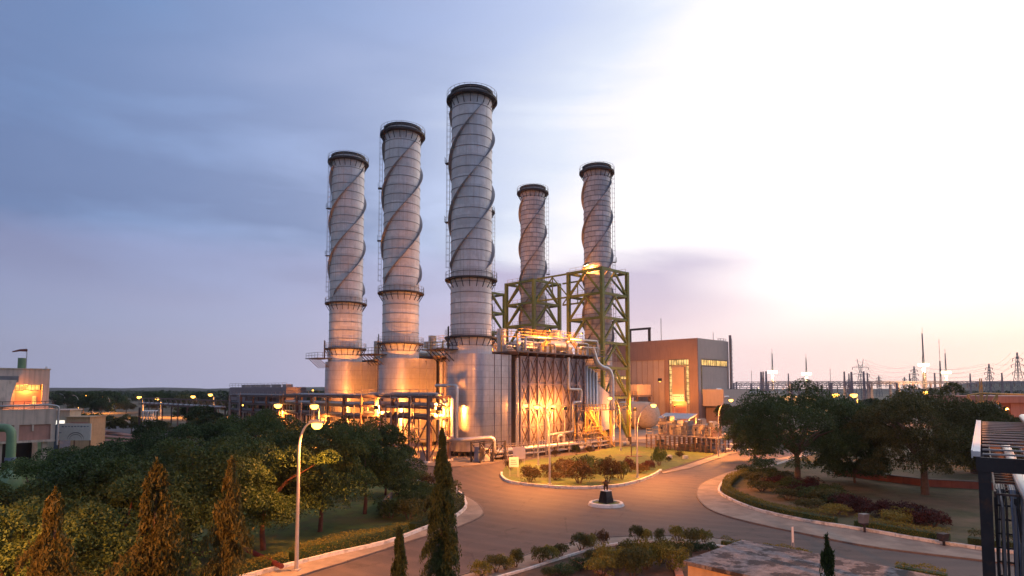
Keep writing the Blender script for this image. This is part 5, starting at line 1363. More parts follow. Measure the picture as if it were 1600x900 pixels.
# switchyard flood masts and small lamps behind the garden trees
for px, py, top, Yd, pw, lab in ((1207, 581, 545, 300, 110000, 'leftmost tall lighting mast of the switchyard'), (1260, 584, 553, 310, 110000, 'second tall lighting mast of the switchyard from the left'),
                             (1443, 570, 512, 290, 120000, 'tallest lighting mast of the switchyard with the widest glare'), (1478, 582, 545, 320, 100000, 'rightmost tall lighting mast of the switchyard')):
    p = PT(px, py, Yd); tp = PT(px, top, Yd); t = thing('lighting_mast', lab, 'lighting mast', (p.x, p.y, 0), 0, 'tall lighting masts of the switchyard')
    m = MB(); s_ = .9
    for k in range(3):
        a = k*2.09; m.beam((s_*math.cos(a), s_*math.sin(a), 0), (.1*math.cos(a), .1*math.sin(a), tp.z*.93), .16)
    for k in range(14):
        z = tp.z*.9*k/14; r0 = s_*(1-z/tp.z)+.1; r1 = s_*(1-(z+2)/tp.z)+.1
        m.beam((r0, 0, z), (-r1*.5, r1*.87, z+2), .09); m.beam((-r0*.5, -r0*.87, z), (r1, 0, z+2), .09)
    m.tube([(0, 0, tp.z*.9), (0, 0, tp.z)], .07, 5); m.build('lattice_pole', M['steel_grey'], t)
    m = MB(); m.lathe([(0, p.z+.2), (1.3, p.z+.2), (1.3, p.z+.4), (0, p.z+.4)], (0, 0, 0), 12); m.build('lamp_ring', M['steel_dark'], t)
    m = MB()
    for k in range(6): a = k*1.047; m.cbox((1.5*math.cos(a), 1.5*math.sin(a), p.z), (1.25, 1.25, 1.1), a)
    m.build('floodlight_heads', M['lamp_white'], t)
    add_light(t, (0, 0, p.z-1.6), pw, 'SPOT', .5, col=(1, .55, .22), cone=170)
for px, py, Yd, lab in ((1308, 616, 150, 'orange lamp between the two big garden trees, left one'), (1336, 616, 150, 'orange lamp between the two big garden trees, right one'), (1448, 612, 190, 'small orange lamp just above the right-hand big tree')):
    p = PT(px, py, Yd); street_lamp(Vector((p.x+.6, p.y, 0)), p, lab, far=True, power=LP, r=.1)
# lamps outside the frame, along the near side of the road and by the camera's building
street_lamp(Vector((-24, 20, .1)), Vector((-22, 21, 9.2)), 'street lamp on the near left verge, outside the photograph', power=LP*1.1)
lens_light('floodlight', 'roof floodlight on a pole left of the viewpoint, outside the photograph', 'floodlight', Vector((-13, 3, 14)), 24000, .3, aim=Vector((-2, 40, 0)), cone=76, pole=Vector((-13, 3, 0)))
lens_light('floodlight', 'roof floodlight on a pole right of the viewpoint, outside the photograph', 'floodlight', Vector((22, 6, 14)), 30000, .3, aim=Vector((16, 44, 0)), cone=76, pole=Vector((22, 6, 0)))

lens_light('floodlight', 'added unseen floodlight brightening the ochre wall, below the frame', 'floodlight', Vector((6, 16.5, 1.2)), 1500, .2, aim=Vector((8.5, 24, 3)), cone=130, pole=Vector((6, 16.5, 0)))  # added out of view to brighten the roof block's front wall

# ================================================================== STATUE AND ROUND PLANTER
ctr = G(947, 789.5)
t = thing('planter_ring', 'round grass bed with a broad white kerb in the middle of the junction', 'planter', (ctr.x, ctr.y, .03))
MB().lathe([(1.28, .0), (1.28, .26), (1.34, .30), (1.60, .26), (1.72, .0)], (0, 0, 0), 48).build('kerb_ring', M['kerb_white'], t)
MB().lathe([(0, .26), (.8, .22), (1.28, .14), (1.28, 0), (0, 0)], (0, 0, 0), 32).build('grass', M['lawn'], t)
t = thing('statue', 'small dark bronze figure on a tapered black stone pedestal in the round bed', 'statue', (ctr.x, ctr.y, .24), R(40))
m = MB(); m.hexa([(-.52, -.52, 0), (.52, -.52, 0), (.52, .52, 0), (-.52, .52, 0), (-.36, -.36, 1.12), (.36, -.36, 1.12), (.36, .36, 1.12), (-.36, .36, 1.12)]); pd = m.build('pedestal', M['granite'], t)
m = MB(); m.box(-.40, .40, -.40, .40, 1.122, 1.18); m.build('pedestal_cap', M['kerb_white'], pd)
def skin_figure(name, joints, edges, mat, parent, loc, scale=1.0, rz=0):
    me = bpy.data.meshes.new(name); me.from_pydata([tuple(Vector(j[0])*scale) for j in joints], edges, []); me.update(); me.materials.append(mat)
    o = link(name, me, parent, loc, rz)
    md = o.modifiers.new('skin', 'SKIN'); md.use_smooth_shade = True
    sv = me.skin_vertices[0].data
    for i, j in enumerate(joints): sv[i].radius = (j[1]*scale*1.45, j[1]*scale*1.45); sv[i].use_root = (i == 0)
    sb = o.modifiers.new('sub', 'SUBSURF'); sb.levels = 1; sb.render_levels = 2
    return o
J = [((0, 0, .95), .15), ((0, 0, 1.15), .13), ((0, 0, 1.4), .17), ((0, .0, 1.52), .07), ((0, -.02, 1.68), .11), ((0, -.02, 1.78), .09),
     ((.2, 0, 1.42), .07), ((.34, -.1, 1.2), .055), ((.12, -.28, 1.22), .045), ((-.2, 0, 1.42), .07), ((-.36, -.04, 1.22), .055), ((-.2, -.24, 1.35), .045),
     ((.1, 0, .85), .10), ((.12, -.06, .48), .075), ((.12, 0, .06), .05), ((.13, -.14, .03), .045), ((-.1, 0, .85), .10), ((-.14, -.02, .48), .075), ((-.13, .05, .06), .05), ((-.14, -.09, .03), .045)]
E = [(0, 1), (1, 2), (2, 3), (3, 4), (4, 5), (2, 6), (6, 7), (7, 8), (2, 9), (9, 10), (10, 11), (0, 12), (12, 13), (13, 14), (14, 15), (0, 16), (16, 17), (17, 18), (18, 19)]
skin_figure('figure', J, E, M['bronze'], t, (0, 0, 1.17), .56, R(-40)).scale = (1.75, 1.5, 1.0)

# ================================================================== SIGNS AND SMALL STREET FURNITURE
def notice(px, py, w, h, z0, label, rz=0.0, mat='white_paint', posts=2, marks=True):
    b_ = G(px, py, .15); t = thing('notice_board', label, 'notice board', b_, rz)
    m = MB()
    for s in ((-1, 1) if posts == 2 else (0,)): m.box(s*w*.42-.03, s*w*.42+.03, .0, .06, 0, z0+h)
    m.build('post', M['pole_paint'], t)
    bd = MB().box(-w/2, w/2, -.04, -.003, z0, z0+h).build('board', M[mat], t)
    if marks:
        m = MB()
        for k in range(3): m.box(-w*.33, w*.33-.1*k, -.047, -.041, z0+h*(.25+.2*k), z0+h*(.31+.2*k))
        m.build('lettering', M['blue_grey'], bd)
    return t
notice(803, 745, 1.2, 1.25, 1.2, 'white notice board on two posts at the left tip of the island')
notice(811, 727, 2.0, 1.7, .9, 'grey notice board seen at an angle behind the white one', rz=R(25), mat='canvas', marks=False)
t = thing('marker_post', 'white marker post at the bend of the left-hand kerb', 'post', G(713.5, 785, .12)); MB().box(-.06, .06, -.04, .04, 0, 1.55).build('post', M['white_paint'], t)
t = thing('marker_post', 'narrow white road sign board on thin posts at the lower kerb', 'sign', G(1239, 858, .12), R(15)); MB().box(-.07, .07, -.02, .02, .45, 1.5).build('board', M['white_paint'], t)
m = MB(); m.box(-.1, -.07, -.02, .02, 0, 1.5); m.box(.07, .1, -.02, .02, 0, 1.5); m.build('post', M['pole_paint'], t)
t = thing('marker_post', 'small leaning dark plate on the yard edge behind the island', 'sign', G(983, 696, .1), .3); MB().box(-.5, .5, -.05, .05, .2, 1.7).build('board', M['steel_dark'], t)
t = thing('garden_arch', 'small rusty square arch on the island back lawn', 'garden arch', G(991, 713, .15), .2)
m = MB()
for s in (-1, 1): m.box(s*.5-.05, s*.5+.05, -.05, .05, 0, 1.7)
m.box(-.5, .5, -.05, .05, 1.6, 1.7); m.box(-1.2, 1.2, -.5, .5, 0, .06); m.build('frame', M['red_paint'], t)
for px, py, lab, hh in ((1355, 832, 'grey kerbside floodlight box on a dark bracket at the right-hand kerb', 1.3), (1479, 853, 'low dark kerbside floodlight further right under the cable rack', .8)):
    t = thing('kerb_floodlight', lab, 'floodlight', G(px-4, py, .1), R(20))
    MB().cbox((0, 0, hh*.25), (.12, .12, hh*.5)).build('stand', M['steel_dark'], t)
    m = MB(); m.cbox((0, 0, hh*.5), (.55, .3, .12)); m.build('bracket', M['steel_dark'], t)
    m = MB(); m.hexa([(-.32, -.1, hh*.55), (.32, -.1, hh*.55), (.32, .25, hh*.55), (-.32, .25, hh*.55), (-.32, -.22, hh*1.08), (.32, -.22, hh*1.08), (.32, .25, hh*1.08), (-.32, .25, hh*1.08)]); m.build('housing', M['steel_grey' if hh > 1 else 'steel_dark'], t)
for px, py, lab in ((1046, 716, 'white stone block left of the lone green ball shrub'), (1071, 717, 'white stone block right of the lone green ball shrub')):
    solo('garden_stone', MB().cbox((0, 0, .35), (.7, .5, .5), .3), M['kerb_white'], lab, 'stone').location = G(px, py, .15)
solo('cover_slab', MB().cbox((0, 0, .1), (2.2, 1.4, .2), .2), M['paving'], 'flat concrete cover on the right-hand lawn behind the planting bed', 'slab').location = G(1312, 785, .16)
m = MB(); P = spline(GP([(600, 812), (596, 802), (602, 790), (612, 780)]), 6)
for a, c in zip(P, P[1:]): m.beam(a+Vector((0, 0, .35)), c+Vector((0, 0, .35)), .16, .75)
solo('garden_edging', m, M['kerb_dark'], 'dark curved low wall inside the left-hand garden beside the trees', 'wall')
solo('garden_pipe', MB().tube([G(384, 858, .5), G(440, 885, .45)], .16, 10), M['red_paint'], 'dark red pipe lying on the lawn edge at the lower left', 'pipe')
solo('garden_pipe', MB().tube([G(270, 872, .5), G(330, 862, .5)], .16, 10), M['red_paint'], 'dark red pipe between the golden mast trees', 'pipe')

# ================================================================== FLAT CONCRETE ROOF IN THE FOREGROUND
P1 = G(1068, 876, 4.0); t = thing('roof_block', 'low ochre block with a stained flat concrete roof at the bottom of the picture', 'building', (P1.x, P1.y, 0), RZ-R(1.5))
MB().box(.12, 5.0, -15, -.12, 0, 3.84).build('wall', M['wall_ochre'], t)
MB().box(0, 5.1, -15.1, 0, 3.842, 4.0).build('roof_slab', M['roof_conc'], t)

# ================================================================== CREAM BUILDING AT THE LEFT
BC = Vector((-63.9, 85, 0)); t = thing('cream_building', 'cream and terracotta plant building on columns at the left edge', 'building', BC, RZ)
m = MB(); m.box(-30, -.0, 0, 14, 8.4, 9.0); m.box(-30, -3.7, 0, 14, 9.0, 13.7); m.box(-.75, 0, 0, 14, 9.0, 13.7); m.box(-3.7, -.75, 0, 14, 11.65, 13.7); m.build('wall', M['cream'], t)
m = MB(); m.box(-30.1, .1, -.12, 14.1, 13.7, 13.85); m.build('parapet', M['cream_light'], t)
MB().box(-3.7, -.75, .8, 1.0, 9.0, 10.9).build('recess_wall', M['terracotta'], t)
w_ = MB().box(-3.7, -.95, .7, .78, 10.9, 11.62).build('window', M['win_orange'], t)
m = MB()
for i in range(7): m.box(-3.6+i*.42, -3.55+i*.42, .62, .7, 10.9, 11.62)
m.build('frame', M['steel_dark'], w_)
MB().box(-1.7, -1.3, .7, .79, 9.0, 10.1).build('lit_doorway', M['win_orange'], t)
m = MB(); m.hexa([(-14, -2.2, 9.0), (-4.4, -2.2, 9.0), (-4.4, 0, 9.0), (-14, 0, 9.0), (-14, -1.2, 12.6), (-3.6, -1.2, 12.6), (-3.6, 0, 12.6), (-14, 0, 12.6)]); hp = m.build('sloped_hopper', M['cream'], t)
m = MB(); m.box(-14, -3.5, -1.3, -.01, 11.95, 12.75); m.build('hopper_band', M['steel_grey'], hp)
m = MB(); m.box(-30, .55, -2.6, -.001, 6.35, 8.4); m.build('balcony_parapet', M['cream'], t)
m = MB(); m.box(-30, .5, -2.35, -.01, 4.3, 6.345); m.build('lower_panel', M['terracotta'], t)
m = MB()
for x in (.25, -3.6, -8, -12.5): m.box(x-.25, x+.25, -2.6, -2.36, 4.2, 6.34)
m.box(-30, .55, -2.62, -2.36, 4.0, 4.28); m.box(-2.0, -1.8, -2.55, -2.36, 5.5, 6.34); m.build('pilaster', M['cream'], t)
m = MB()
for x in (-.5, -5.2, -10, -16): m.box(x-.3, x+.3, -2.0, -1.4, 0, 4.2); m.box(x-.3, x+.3, 6, 6.6, 0, 4.2)
m.build('column', M['cream'], t)
MB().box(-30, -.2, 7, 7.2, 0, 8.4).build('shade_back_wall', M['dark'], t)  # near-black colour stands in for the shade of the undercroft
m = MB(); m.rail([(-14, -2.4, 8.4), (.4, -2.4, 8.4)], 1.0, 1.1, .035); m.rail([(.4, -2.4, 8.4), (.4, -.2, 8.4)], 1.0, 1.1, .035); m.build('railing', M['steel_dark'], t)
MB().pipe([(-9, -2.8, 8.75), (-.3, -2.8, 8.95), (.75, -2.8, 8.7), (.75, -2.8, 3.5)], .13, 8).build('drain_pipe', M['galv'], t)
m = MB(); m.tube([(-2.9, 2, 13.85), (-2.9, 2, 15.3)], .45, 14); m.build('roof_tank', M['green_pipe'], t)
m = MB(); m.tube([(-2.4, 2, 13.85), (-2.4, 2, 16.6)], .05, 5); ws = m.build('windsock_pole', M['galv'], t)
m = MB(); m.tube([(-2.4, 2, 16.4), (-3.2, 1.8, 16.35), (-4.0, 1.6, 16.1)], 0, 8, rs=[.2, .15, .08]); m.build('windsock', M['red_paint'], ws)
m = MB(); m.cbox((-.4, .3, 14.0), (.25, .2, .25)); m.build('roof_floodlight', M['white_paint'], t)
add_light(t, (-2.4, .2, 11.2), 700, 'POINT', .1); add_light(t, (-4.0, -1.2, 10.6), 260, 'POINT', .1)
P_ = PT(20, 674, 60)
gp_ = solo('green_pipe', MB().pipe([P_+Vector((-6, 0, .35)), P_+Vector((-.1, 0, .35)), P_+Vector((-.1, 0, -4.2))], .40, 16, bend=.8), M['green_pipe'], 'thick pale green pipe bending down in front of the cream building', 'pipe')
MB().tube([P_+Vector((-.1, 0, -2.8))-gp_.location, P_+Vector((-.1, 0, -2.5))-gp_.location], .46, 16).build('flange', M['blue_grey'], gp_)
q = PT(8, 745, 55); t = thing('green_tank', 'pale green horizontal tank at the left edge under the green pipe', 'tank', (q.x-1.2, q.y, 0), 0)
MB().tube([(-6, 0, 2.6), (1.6, 0, 2.6), (2.1, 0, 2.6), (2.3, 0, 2.6)], 0, 24, rs=[1.2, 1.2, .9, .1]).build('shell', M['green_pipe'], t)
m = MB(); m.box(-4, -3.5, -.8, .8, 0, 2); m.box(.6, 1.0, -.8, .8, 0, 2); m.build('saddle', M['kerb_dark'], t)
q = PT(102, 660, 110); t = thing('outbuilding', 'small cream block behind the banner, next to the cream building', 'building', (q.x, q.y, 0), RZ-R(30)); MB().box(-3.5, .6, 0, 5, 0, 7.2).build('wall', M['cream_light'], t)
m = MB(); m.box(-3.7, .8, -.2, 5.2, 7.2, 7.4); m.build('roof', M['cream'], t); m = MB(); m.box(-1.6, -.1, -.05, -.01, 4.4, 5.5); m.build('lit_window', M['win_white'], t)
q = PT(120, 660, 106); t = thing('outbuilding', 'lower orange-lit shed with a dark recessed front behind the banner', 'building', (q.x, q.y, 0), 0); m = MB(); m.box(-1.8, 2.3, 0, 4, 0, 6.2); m.build('wall', M['wall_ochre'], t)
m = MB(); m.box(-1.2, 1.9, -.03, -.01, 4.6, 5.4); m.build('opening', M['terracotta'], t); m = MB(); m.box(-1.95, 2.45, -.25, 4.1, 6.2, 6.35); m.build('roof', M['wall_ochre'], t)
q = PT(115, 686, 95); t = thing('banner', 'large white banner board with a grey arc drawing and faint blue line of writing', 'banner', (q.x, q.y, 0), 0)
MB().box(-2.55, 2.6, 0, .12, 3.2, 5.75).build('board', M['white_paint'], t)
m = MB()
for k in range(9): m.box(-1.9+k*.48, -1.9+k*.48+.3, -.012, -.002, 5.2+(k % 3)*.03, 5.38)
m.box(-2.35, -1.9, -.012, -.002, 4.3, 4.4); m.build('lettering', M['blue_grey'], t)
m = MB(); 
for rr, hh in ((1.25, .13), (.95, .09)):
    arc = [(.3+rr*math.cos(a/14*math.pi), 3.25+rr*.85*math.sin(a/14*math.pi)) for a in range(15)]
    for (xa, za), (xb, zb) in zip(arc, arc[1:]): m.beam((xa, -.012, za), (xb, -.012, zb), .01, hh, up=(0, 1, 0)) if False else m.hexa([(xa, -.02, za), (xb, -.02, zb), (xb, -.003, zb), (xa, -.003, za), (xa, -.02, za+hh), (xb, -.02, zb+hh), (xb, -.003, zb+hh), (xa, -.003, za+hh)])
m.build('arc_drawing', M['steel_grey'], t)
m = MB()
for x in (-2.4, 0, 2.4): m.box(x-.07, x+.07, .13, .27, 0, 5.7)
m.build('post', M['steel_brown'], t)
MB().box(-3.3, -2.6, .4, 3, 0, 5.6).build('side_cabinet', M['blue_grey'], t)

# ================================================================== CABLE RACK, RIGHT FOREGROUND
A0 = G(1524, 706, 9.55); A1 = G(1529, 657, 9.55); dR = (A1-A0); dR.z = 0; Lr = dR.length; rzr = math.atan2(dR.y, dR.x)-math.pi/2
t = thing('cable_rack', 'dark steel cable rack tower with a ladder-like tray on top at the right edge', 'cable rack', (A0.x, A0.y, 0), rzr)
wd = 1.75
m = MB()
for x in (0.15, wd):
    for y in (.15, Lr*.33, Lr*.66, Lr-.2): m.box(x-.12, x+.12, y-.12, y+.12, 0, 9.3)
m.build('post', M['steel_dark'], t)
m = MB(); m.box(-.05, .09, 0.05, Lr, 9.44, 9.56); m.box(-.08, -.052, 0.05, Lr, 9.40, 9.58); m.build('tray_side', M['white_paint'], t)
m = MB(); n = 14
for i in range(n): y = .25+(Lr-.4)*i/(n-1); m.box(.13, wd+.6, y-.025, y+.025, 9.47, 9.51)
m.build('tray_rungs', M['galv'], t)
m = MB(); m.box(0, wd+.6, .0, .12, 9.1, 9.43); m.box(0, wd+.6, Lr*.5, Lr*.5+.12, 9.1, 9.43); m.box(0, wd+.6, Lr-.15, Lr-.03, 9.1, 9.43)
for z in (2.6, 5.6): m.box(-.1, wd+.1, -.02, .26, z, z+.22); m.box(.03, .27, .27, Lr, z, z+.2)
m.beam((.1, .1, 2.8), (wd, .1, 5.5), .1); m.beam((.1, .1, 5.5), (wd, .2, 2.8), .08); m.beam((.1, .1, .1), (wd, .1, 2.6), .1); m.beam((.1, .15, 5.8), (.1, Lr*.33, 9.1), .1); m.build('cross_beam', M['steel_dark'], t)
m = MB()
for x0_, x1_ in ((.35, .85), (1.35, 2.3)):
    for i in range(30): y = .3+(Lr-.6)*i/29; m.box(x0_, x1_, y-.025, y+.025, 8.55, 8.60)
    m.box(x0_-.04, x0_, .3, Lr-.3, 8.5, 8.64); m.box(x1_, x1_+.04, .3, Lr-.3, 8.5, 8.64)
m.build('lower_tray', M['steel_brown'], t)
m = MB(); m.pipe([(wd-.15, Lr, 9.75), (wd-.35, 0.2, 9.75), (wd-.38, -1.0, 9.7)], .14, 10); m.pipe([(wd+.45, Lr, 9.75), (wd+.25, -1.5, 9.72)], .14, 10); m.build('top_pipes', M['insul'], t)
m = MB(); m.pipe([(.82, Lr*.7, 8.85), (.84, .6, 8.8), (1.0, -.5, 8.4), (1.02, -.55, 0.1)], .13, 12, bend=.7); m.build('drop_pipe', M['insul'], t)
rn = random.Random(6)
for k in range(12):
    x = .34+k*.045+rn.uniform(-.02, .02); y = .32+rn.uniform(-.12, .1)
    pts = [Vector((x, 1.4, 8.66)), Vector((x, .6, 8.64)), Vector((x+rn.uniform(-.05, .05), y, 8.3))] + [Vector((x+rn.uniform(-.05, .05), y+rn.uniform(-.04, .04), z)) for z in (7, 5.5, 4, 2.4, .1)]
    MB().tube(pts, rn.choice((.018, .024, .032)), 6).build('cable', M[rn.choice(('steel_dark', 'steel_dark', 'steel_grey', 'blue_grey'))], t)
m = MB(); m.box(.30, .35, .3, .36, .1, 8.5); m.box(.66, .71, .3, .36, .1, 8.5)
for i in range(26): m.box(.35, .66, .31, .35, .3+i*.32, .34+i*.32)
m.build('vertical_ladder_tray', M['steel_dark'], t)

# ================================================================== RED BUILDING AND YELLOW GANTRY, RIGHT EDGE
q = PT(1566, 618, 92); t = thing('red_building', 'brick-red building with brown cornice at the right edge behind the gantry', 'building', (q.x, q.y, 0), 0)
MB().box(-1, 26, 0, 14, 0, 9.0).build('wall', M['brick_red'], t)
m = MB(); m.box(-1.6, 26.5, -.6, 14.5, 9.0, 10.0); m.build('cornice', M['terracotta'], t)
m = MB(); m.box(-1.4, 26, -.9, -.001, 6.1, 6.4); m.box(-1.4, -.9, -.5, 0, 0, 9.0); m.build('ledge', M['cream'], t)
m = MB(); m.box(3, 9, -.05, -.01, 8.1, 8.35); m.box(1.2, 9.5, -.02, -.0, 6.5, 8.9); m.build('panel', M['terracotta'], t)
q = PT(1533, 612, 88); t = thing('gantry', 'orange-lit tubular gantry with a bowed truss and lattice mast before the red building', 'gantry', (q.x, q.y, 0), 0)
zc = q.z-.3; m = MB()
m.tube([(-2.0, 0, zc-.2), (0, 0, zc+.1), (2.3, 0, zc)], .12, 8); m.tube([(2.2, 0, zc), (20, 0, zc-.5)], .14, 8)
m.tube([(-2.0, 0, zc-.2), (-1.4, 0, zc-1.2), (0, 0, zc-1.9), (1.4, 0, zc-1.3), (2.3, 0, zc)], .11, 8)
for x in (-.9, 0, .9): m.tube([(x, 0, zc-.05), (x*.6, 0, zc-1.7)], .06, 6)
m.tube([(-.9, 0, zc), (0, 0, zc-1.8)], .05, 6); m.tube([(.9, 0, zc), (0, 0, zc-1.8)], .05, 6)
m.build('bowed_truss', M['rail_orange'], t)
m = MB()
for s in (-1, 1): m.beam((s*.45, 0, 0), (s*.12, 0, zc+2.2), .09)
for k in range(12): z = k*(zc+1.5)/12; w0 = .45-.33*k/12; m.beam((-w0, 0, z), (w0, 0, z+.9), .05); m.beam((w0, .02, z), (-w0, .02, z+.9), .05)
for s in (-1, 1): m.beam((2.3+s*.15, .1, 0), (2.3+s*.1, .1, zc), .08)
for k in range(12): z = k*zc/12; m.beam((2.15, .1, z), (2.45, .1, z+.8), .05)
m.tube([(-2, 0, 0), (-2, 0, zc-.2)], .06, 6); m.build('lattice_leg', M['rail_orange'], t)
q = PT(1537, 655, 80); t = thing('water_tank', 'dark box-like tank with rounded white upper corners under the gantry', 'tank', (q.x, q.y, 0), .1)
MB().box(-1.4, 1.4, -.9, .9, 0, 9.0).build('body', M['steel_dark'], t)
m = MB(); m.tube([(-1.45, -.95, 8.2), (-1.3, -.95, 8.9), (-.9, -.95, 9.05)], .09, 6); m.tube([(1.45, -.95, 8.2), (1.3, -.95, 8.9), (.9, -.95, 9.05)], .09, 6); m.build('corner_trim', M['white_paint'], t)
add_light(thing('floodlight', 'small lamp on the red building behind the cable rack', 'floodlight', PT(1575, 640, 84)), (0, 0, 0), 3500, 'POINT', .15)
MB().cbox((0, .25, .1), (.4, .3, .2)).build('housing', M['steel_dark'], [o for o in COL.objects if o.get('label') == 'small lamp on the red building behind the cable rack'][0])

# ================================================================== SWITCHYARD AND PYLONS
def lattice_post(m, x, y, z1, w0=1.0, w1=.3, th=.13, n=7, z0=0):
    for sx in (-1, 1):
        for sy in (-1, 1): m.beam((x+sx*w0/2, y+sy*w0/2, z0), (x+sx*w1/2, y+sy*w1/2, z1), th)
    for k in range(n):
        a = w0+(w1-w0)*k/n; c = w0+(w1-w0)*(k+1)/n; za = z0+(z1-z0)*k/n; zb = z0+(z1-z0)*(k+1)/n
        for sy in (-1, 1): m.beam((x-a/2, y+sy*a/2, za), (x+c/2, y+sy*c/2, zb), th*.6); m.beam((x+a/2, y+sy*a/2, za), (x-c/2, y+sy*c/2, zb), th*.6)
glab = ['nearest', 'second nearest', 'third', 'fourth', 'farthest']
for r_, (Yd, pa, pb, h) in enumerate(((235, 1142, 1330, 12.2), (262, 1146, 1400, 13.2), (300, 1150, 1530, 14.2), (345, 1320, 1600, 14.8), (400, 1200, 1610, 15.8))):
    xa = (pa-800)/FPX*Yd; xb = (pb-800)/FPX*Yd; n = max(2, round((xb-xa)/13)); st = (xb-xa)/n
    t = thing('switchyard_gantry', '%s row of the switchyard gantries beyond the garden trees' % glab[r_], 'gantry', (xa, Yd, 0), 0, 'rows of switchyard gantries')
    for i in range(n+1):
        m = MB(); lattice_post(m, i*st, 0, h+(5.5 if i % 3 == 1 else .6), 1.1, .3, .2); m.build('post', M['rib'], t)
    m = MB()
    for z in (h-.5, h+.5): m.beam((0, -.4, z), (n*st, -.4, z), .2); m.beam((0, .4, z), (n*st, .4, z), .2)
    k = int(n*st/1.3)
    for j in range(k): x = j*n*st/k; m.beam((x, -.4, h-.5 if j % 2 else h+.5), (x+n*st/k, -.4, h+.5 if j % 2 else h-.5), .14)
    m.build('beam', M['rib'], t)
    m = MB()
    for j in range(n*3):
        x = (j+.5)*st/3; m.tube([(x, -.4, h-.5), (x, -.6, h-2.3)], .13, 6)
        m.tube([(x, -.6, h-2.3), (x+st/6, -3, h-3.0), (x+st/3, -.6, h-2.3)], .035, 4)
    m.build('insulator_string', M['insulator'], t)
rn = random.Random(12); LC = {}
ips = sorted((rn.uniform(1148, 1520), rn.choice((248, 280, 320))) for i in range(46))
MK = [(0, 'between the hall flue and leftmost lighting mast'), (1207, 'between the two left lighting masts'), (1260, 'between the second lighting mast and the orange lamps'), (1320, 'below the forked pylon'), (1385, 'left of the tallest lighting mast'), (1443, 'right of the tallest lighting mast')]
for px, Yd in ips:
    lm = [q_ for q_ in MK if q_[0] <= px][-1][1]; rw = {248: 'front', 280: 'middle', 320: 'back'}[Yd]; LC[(lm, rw)] = LC.get((lm, rw), 0)+1
    x = (px-800)/FPX*Yd; h = rn.uniform(5, 8.5)
    t = thing('insulator_post', '%s-row insulator post %s, %s from left' % (rw, lm, ordn[LC[(lm, rw)]-1]), 'electrical equipment', (x, Yd, 0), 0, 'insulator posts standing between the switchyard gantries')
    m = MB(); m.box(-.2, .2, -.2, .2, 0, h*.5); m.build('pedestal', M['galv'], t)
    m = MB(); pr = [(.16, h*.5)]
    for k in range(8): z = h*.5+h*.5*k/8; pr += [(.12, z+.05), (.24, z+.12), (.12, z+.2)]
    m.lathe(pr+[(0, h)], n=8); m.build('insulator', M['insulator'], t)
solo('switchyard_house', MB().box(0, 38, 0, 8, 0, 7.4), M['cream_light'], 'long pale low building in the switchyard behind the gantries', 'building').location = PT(1215, 606, 330).xy.to_3d()
solo('switchyard_house', MB().box(0, 12, 0, 8, 0, 8.4), M['wall_ochre'], 'short ochre building in the switchyard right of the hall flue', 'building').location = PT(1160, 606, 280).xy.to_3d()
# pylons
def pylon(px, top, Yd, label, kind=0, s=1.0):
    p = PT(px, top, Yd); h = p.z; t = thing('pylon', label, 'pylon', (p.x, p.y, 0), R(12), 'transmission pylons on the skyline')
    m = MB(); w0 = h*.2; th = Yd/960*.55
    if kind == 1:
        lattice_post(m, 0, 0, h*.66, w0, w0*.28, th, 6)
        for s_ in (-1, 1):
            m.beam((s_*w0*.1, 0, h*.66), (s_*w0*.42, 0, h), th); m.beam((s_*w0*.14, 0, h*.66), (-s_*w0*.12, 0, h*.82), th*.7); m.beam((-s_*w0*.1, 0, h*.8), (s_*w0*.3, 0, h*.88), th*.7)
        arms = ((.80, .62), (.64, .66))
    else:
        lattice_post(m, 0, 0, h*.62, w0, w0*.32, th, 6); lattice_post(m, 0, 0, h*.98, w0*.32, w0*.05, th, 5, z0=h*.62)
        arms = ((.86, .32), (.74, .42), (.60, .36))
    m.build('tower', M['steel_grey'], t)
    m = MB(); ins = MB()
    for f, a in arms:
        L = a*h*.36
        for s_ in (-1, 1):
            m.beam((0, 0, h*f), (s_*L, 0, h*f), th*.8); m.beam((0, 0, h*(f+.045)), (s_*L, 0, h*f), th*.7)
            ins.tube([(s_*L, 0, h*f), (s_*L, 0, h*f-h*.055)], th*.8, 6)
    m.build('cross_arm', M['steel_grey'], t); ins.build('insulator', M['insulator'], t)
    return t, p, arms, h
py_ = [pylon(1344, 561, 560, 'pylon with a forked top standing above the gap between the two big garden trees', 1), pylon(1428, 571, 700, 'pale pylon just left of the tallest lighting mast', 0),
       pylon(1545, 567, 620, 'pylon with three cross arms right of the lighting masts', 0), pylon(1589, 549, 470, 'largest pylon at the right edge of the picture', 0),
       pylon(1373, 586, 900, 'faint small pylon just right of the forked one', 0), pylon(1413, 588, 950, 'faint small pylon left of the tallest lighting mast', 0), pylon(1326, 590, 1000, 'faint small pylon left of the forked one', 0)]
t = thing('power_lines', 'thin power lines sagging between the skyline pylons', 'power lines', (0, 0, 0))
m = MB()
def wire(a, c, sag, r):
    n = 10; m.tube([a.lerp(c, i/n)-Vector((0, 0, sag*4*(i/n)*(1-i/n))) for i in range(n+1)], r, 4, cap=False)
for (i, j) in ((0, 1), (1, 2), (2, 3), (0, 4), (4, 5)):
    a, c = py_[i], py_[j]
    for f in (.86, .74, .60, .98):
        for s_ in (-1, 1):
            wire(Vector((a[1].x+s_*a[3]*.12, a[1].y, a[3]*f)), Vector((c[1].x+s_*c[3]*.12, c[1].y, c[3]*f)), 5, .07)
for f in (.86, .74, .60): wire(Vector((py_[3][1].x, 470, py_[3][3]*f)), Vector((520, 420, 34)), 4, .06)
m.build('wire', M['steel_grey'], t)
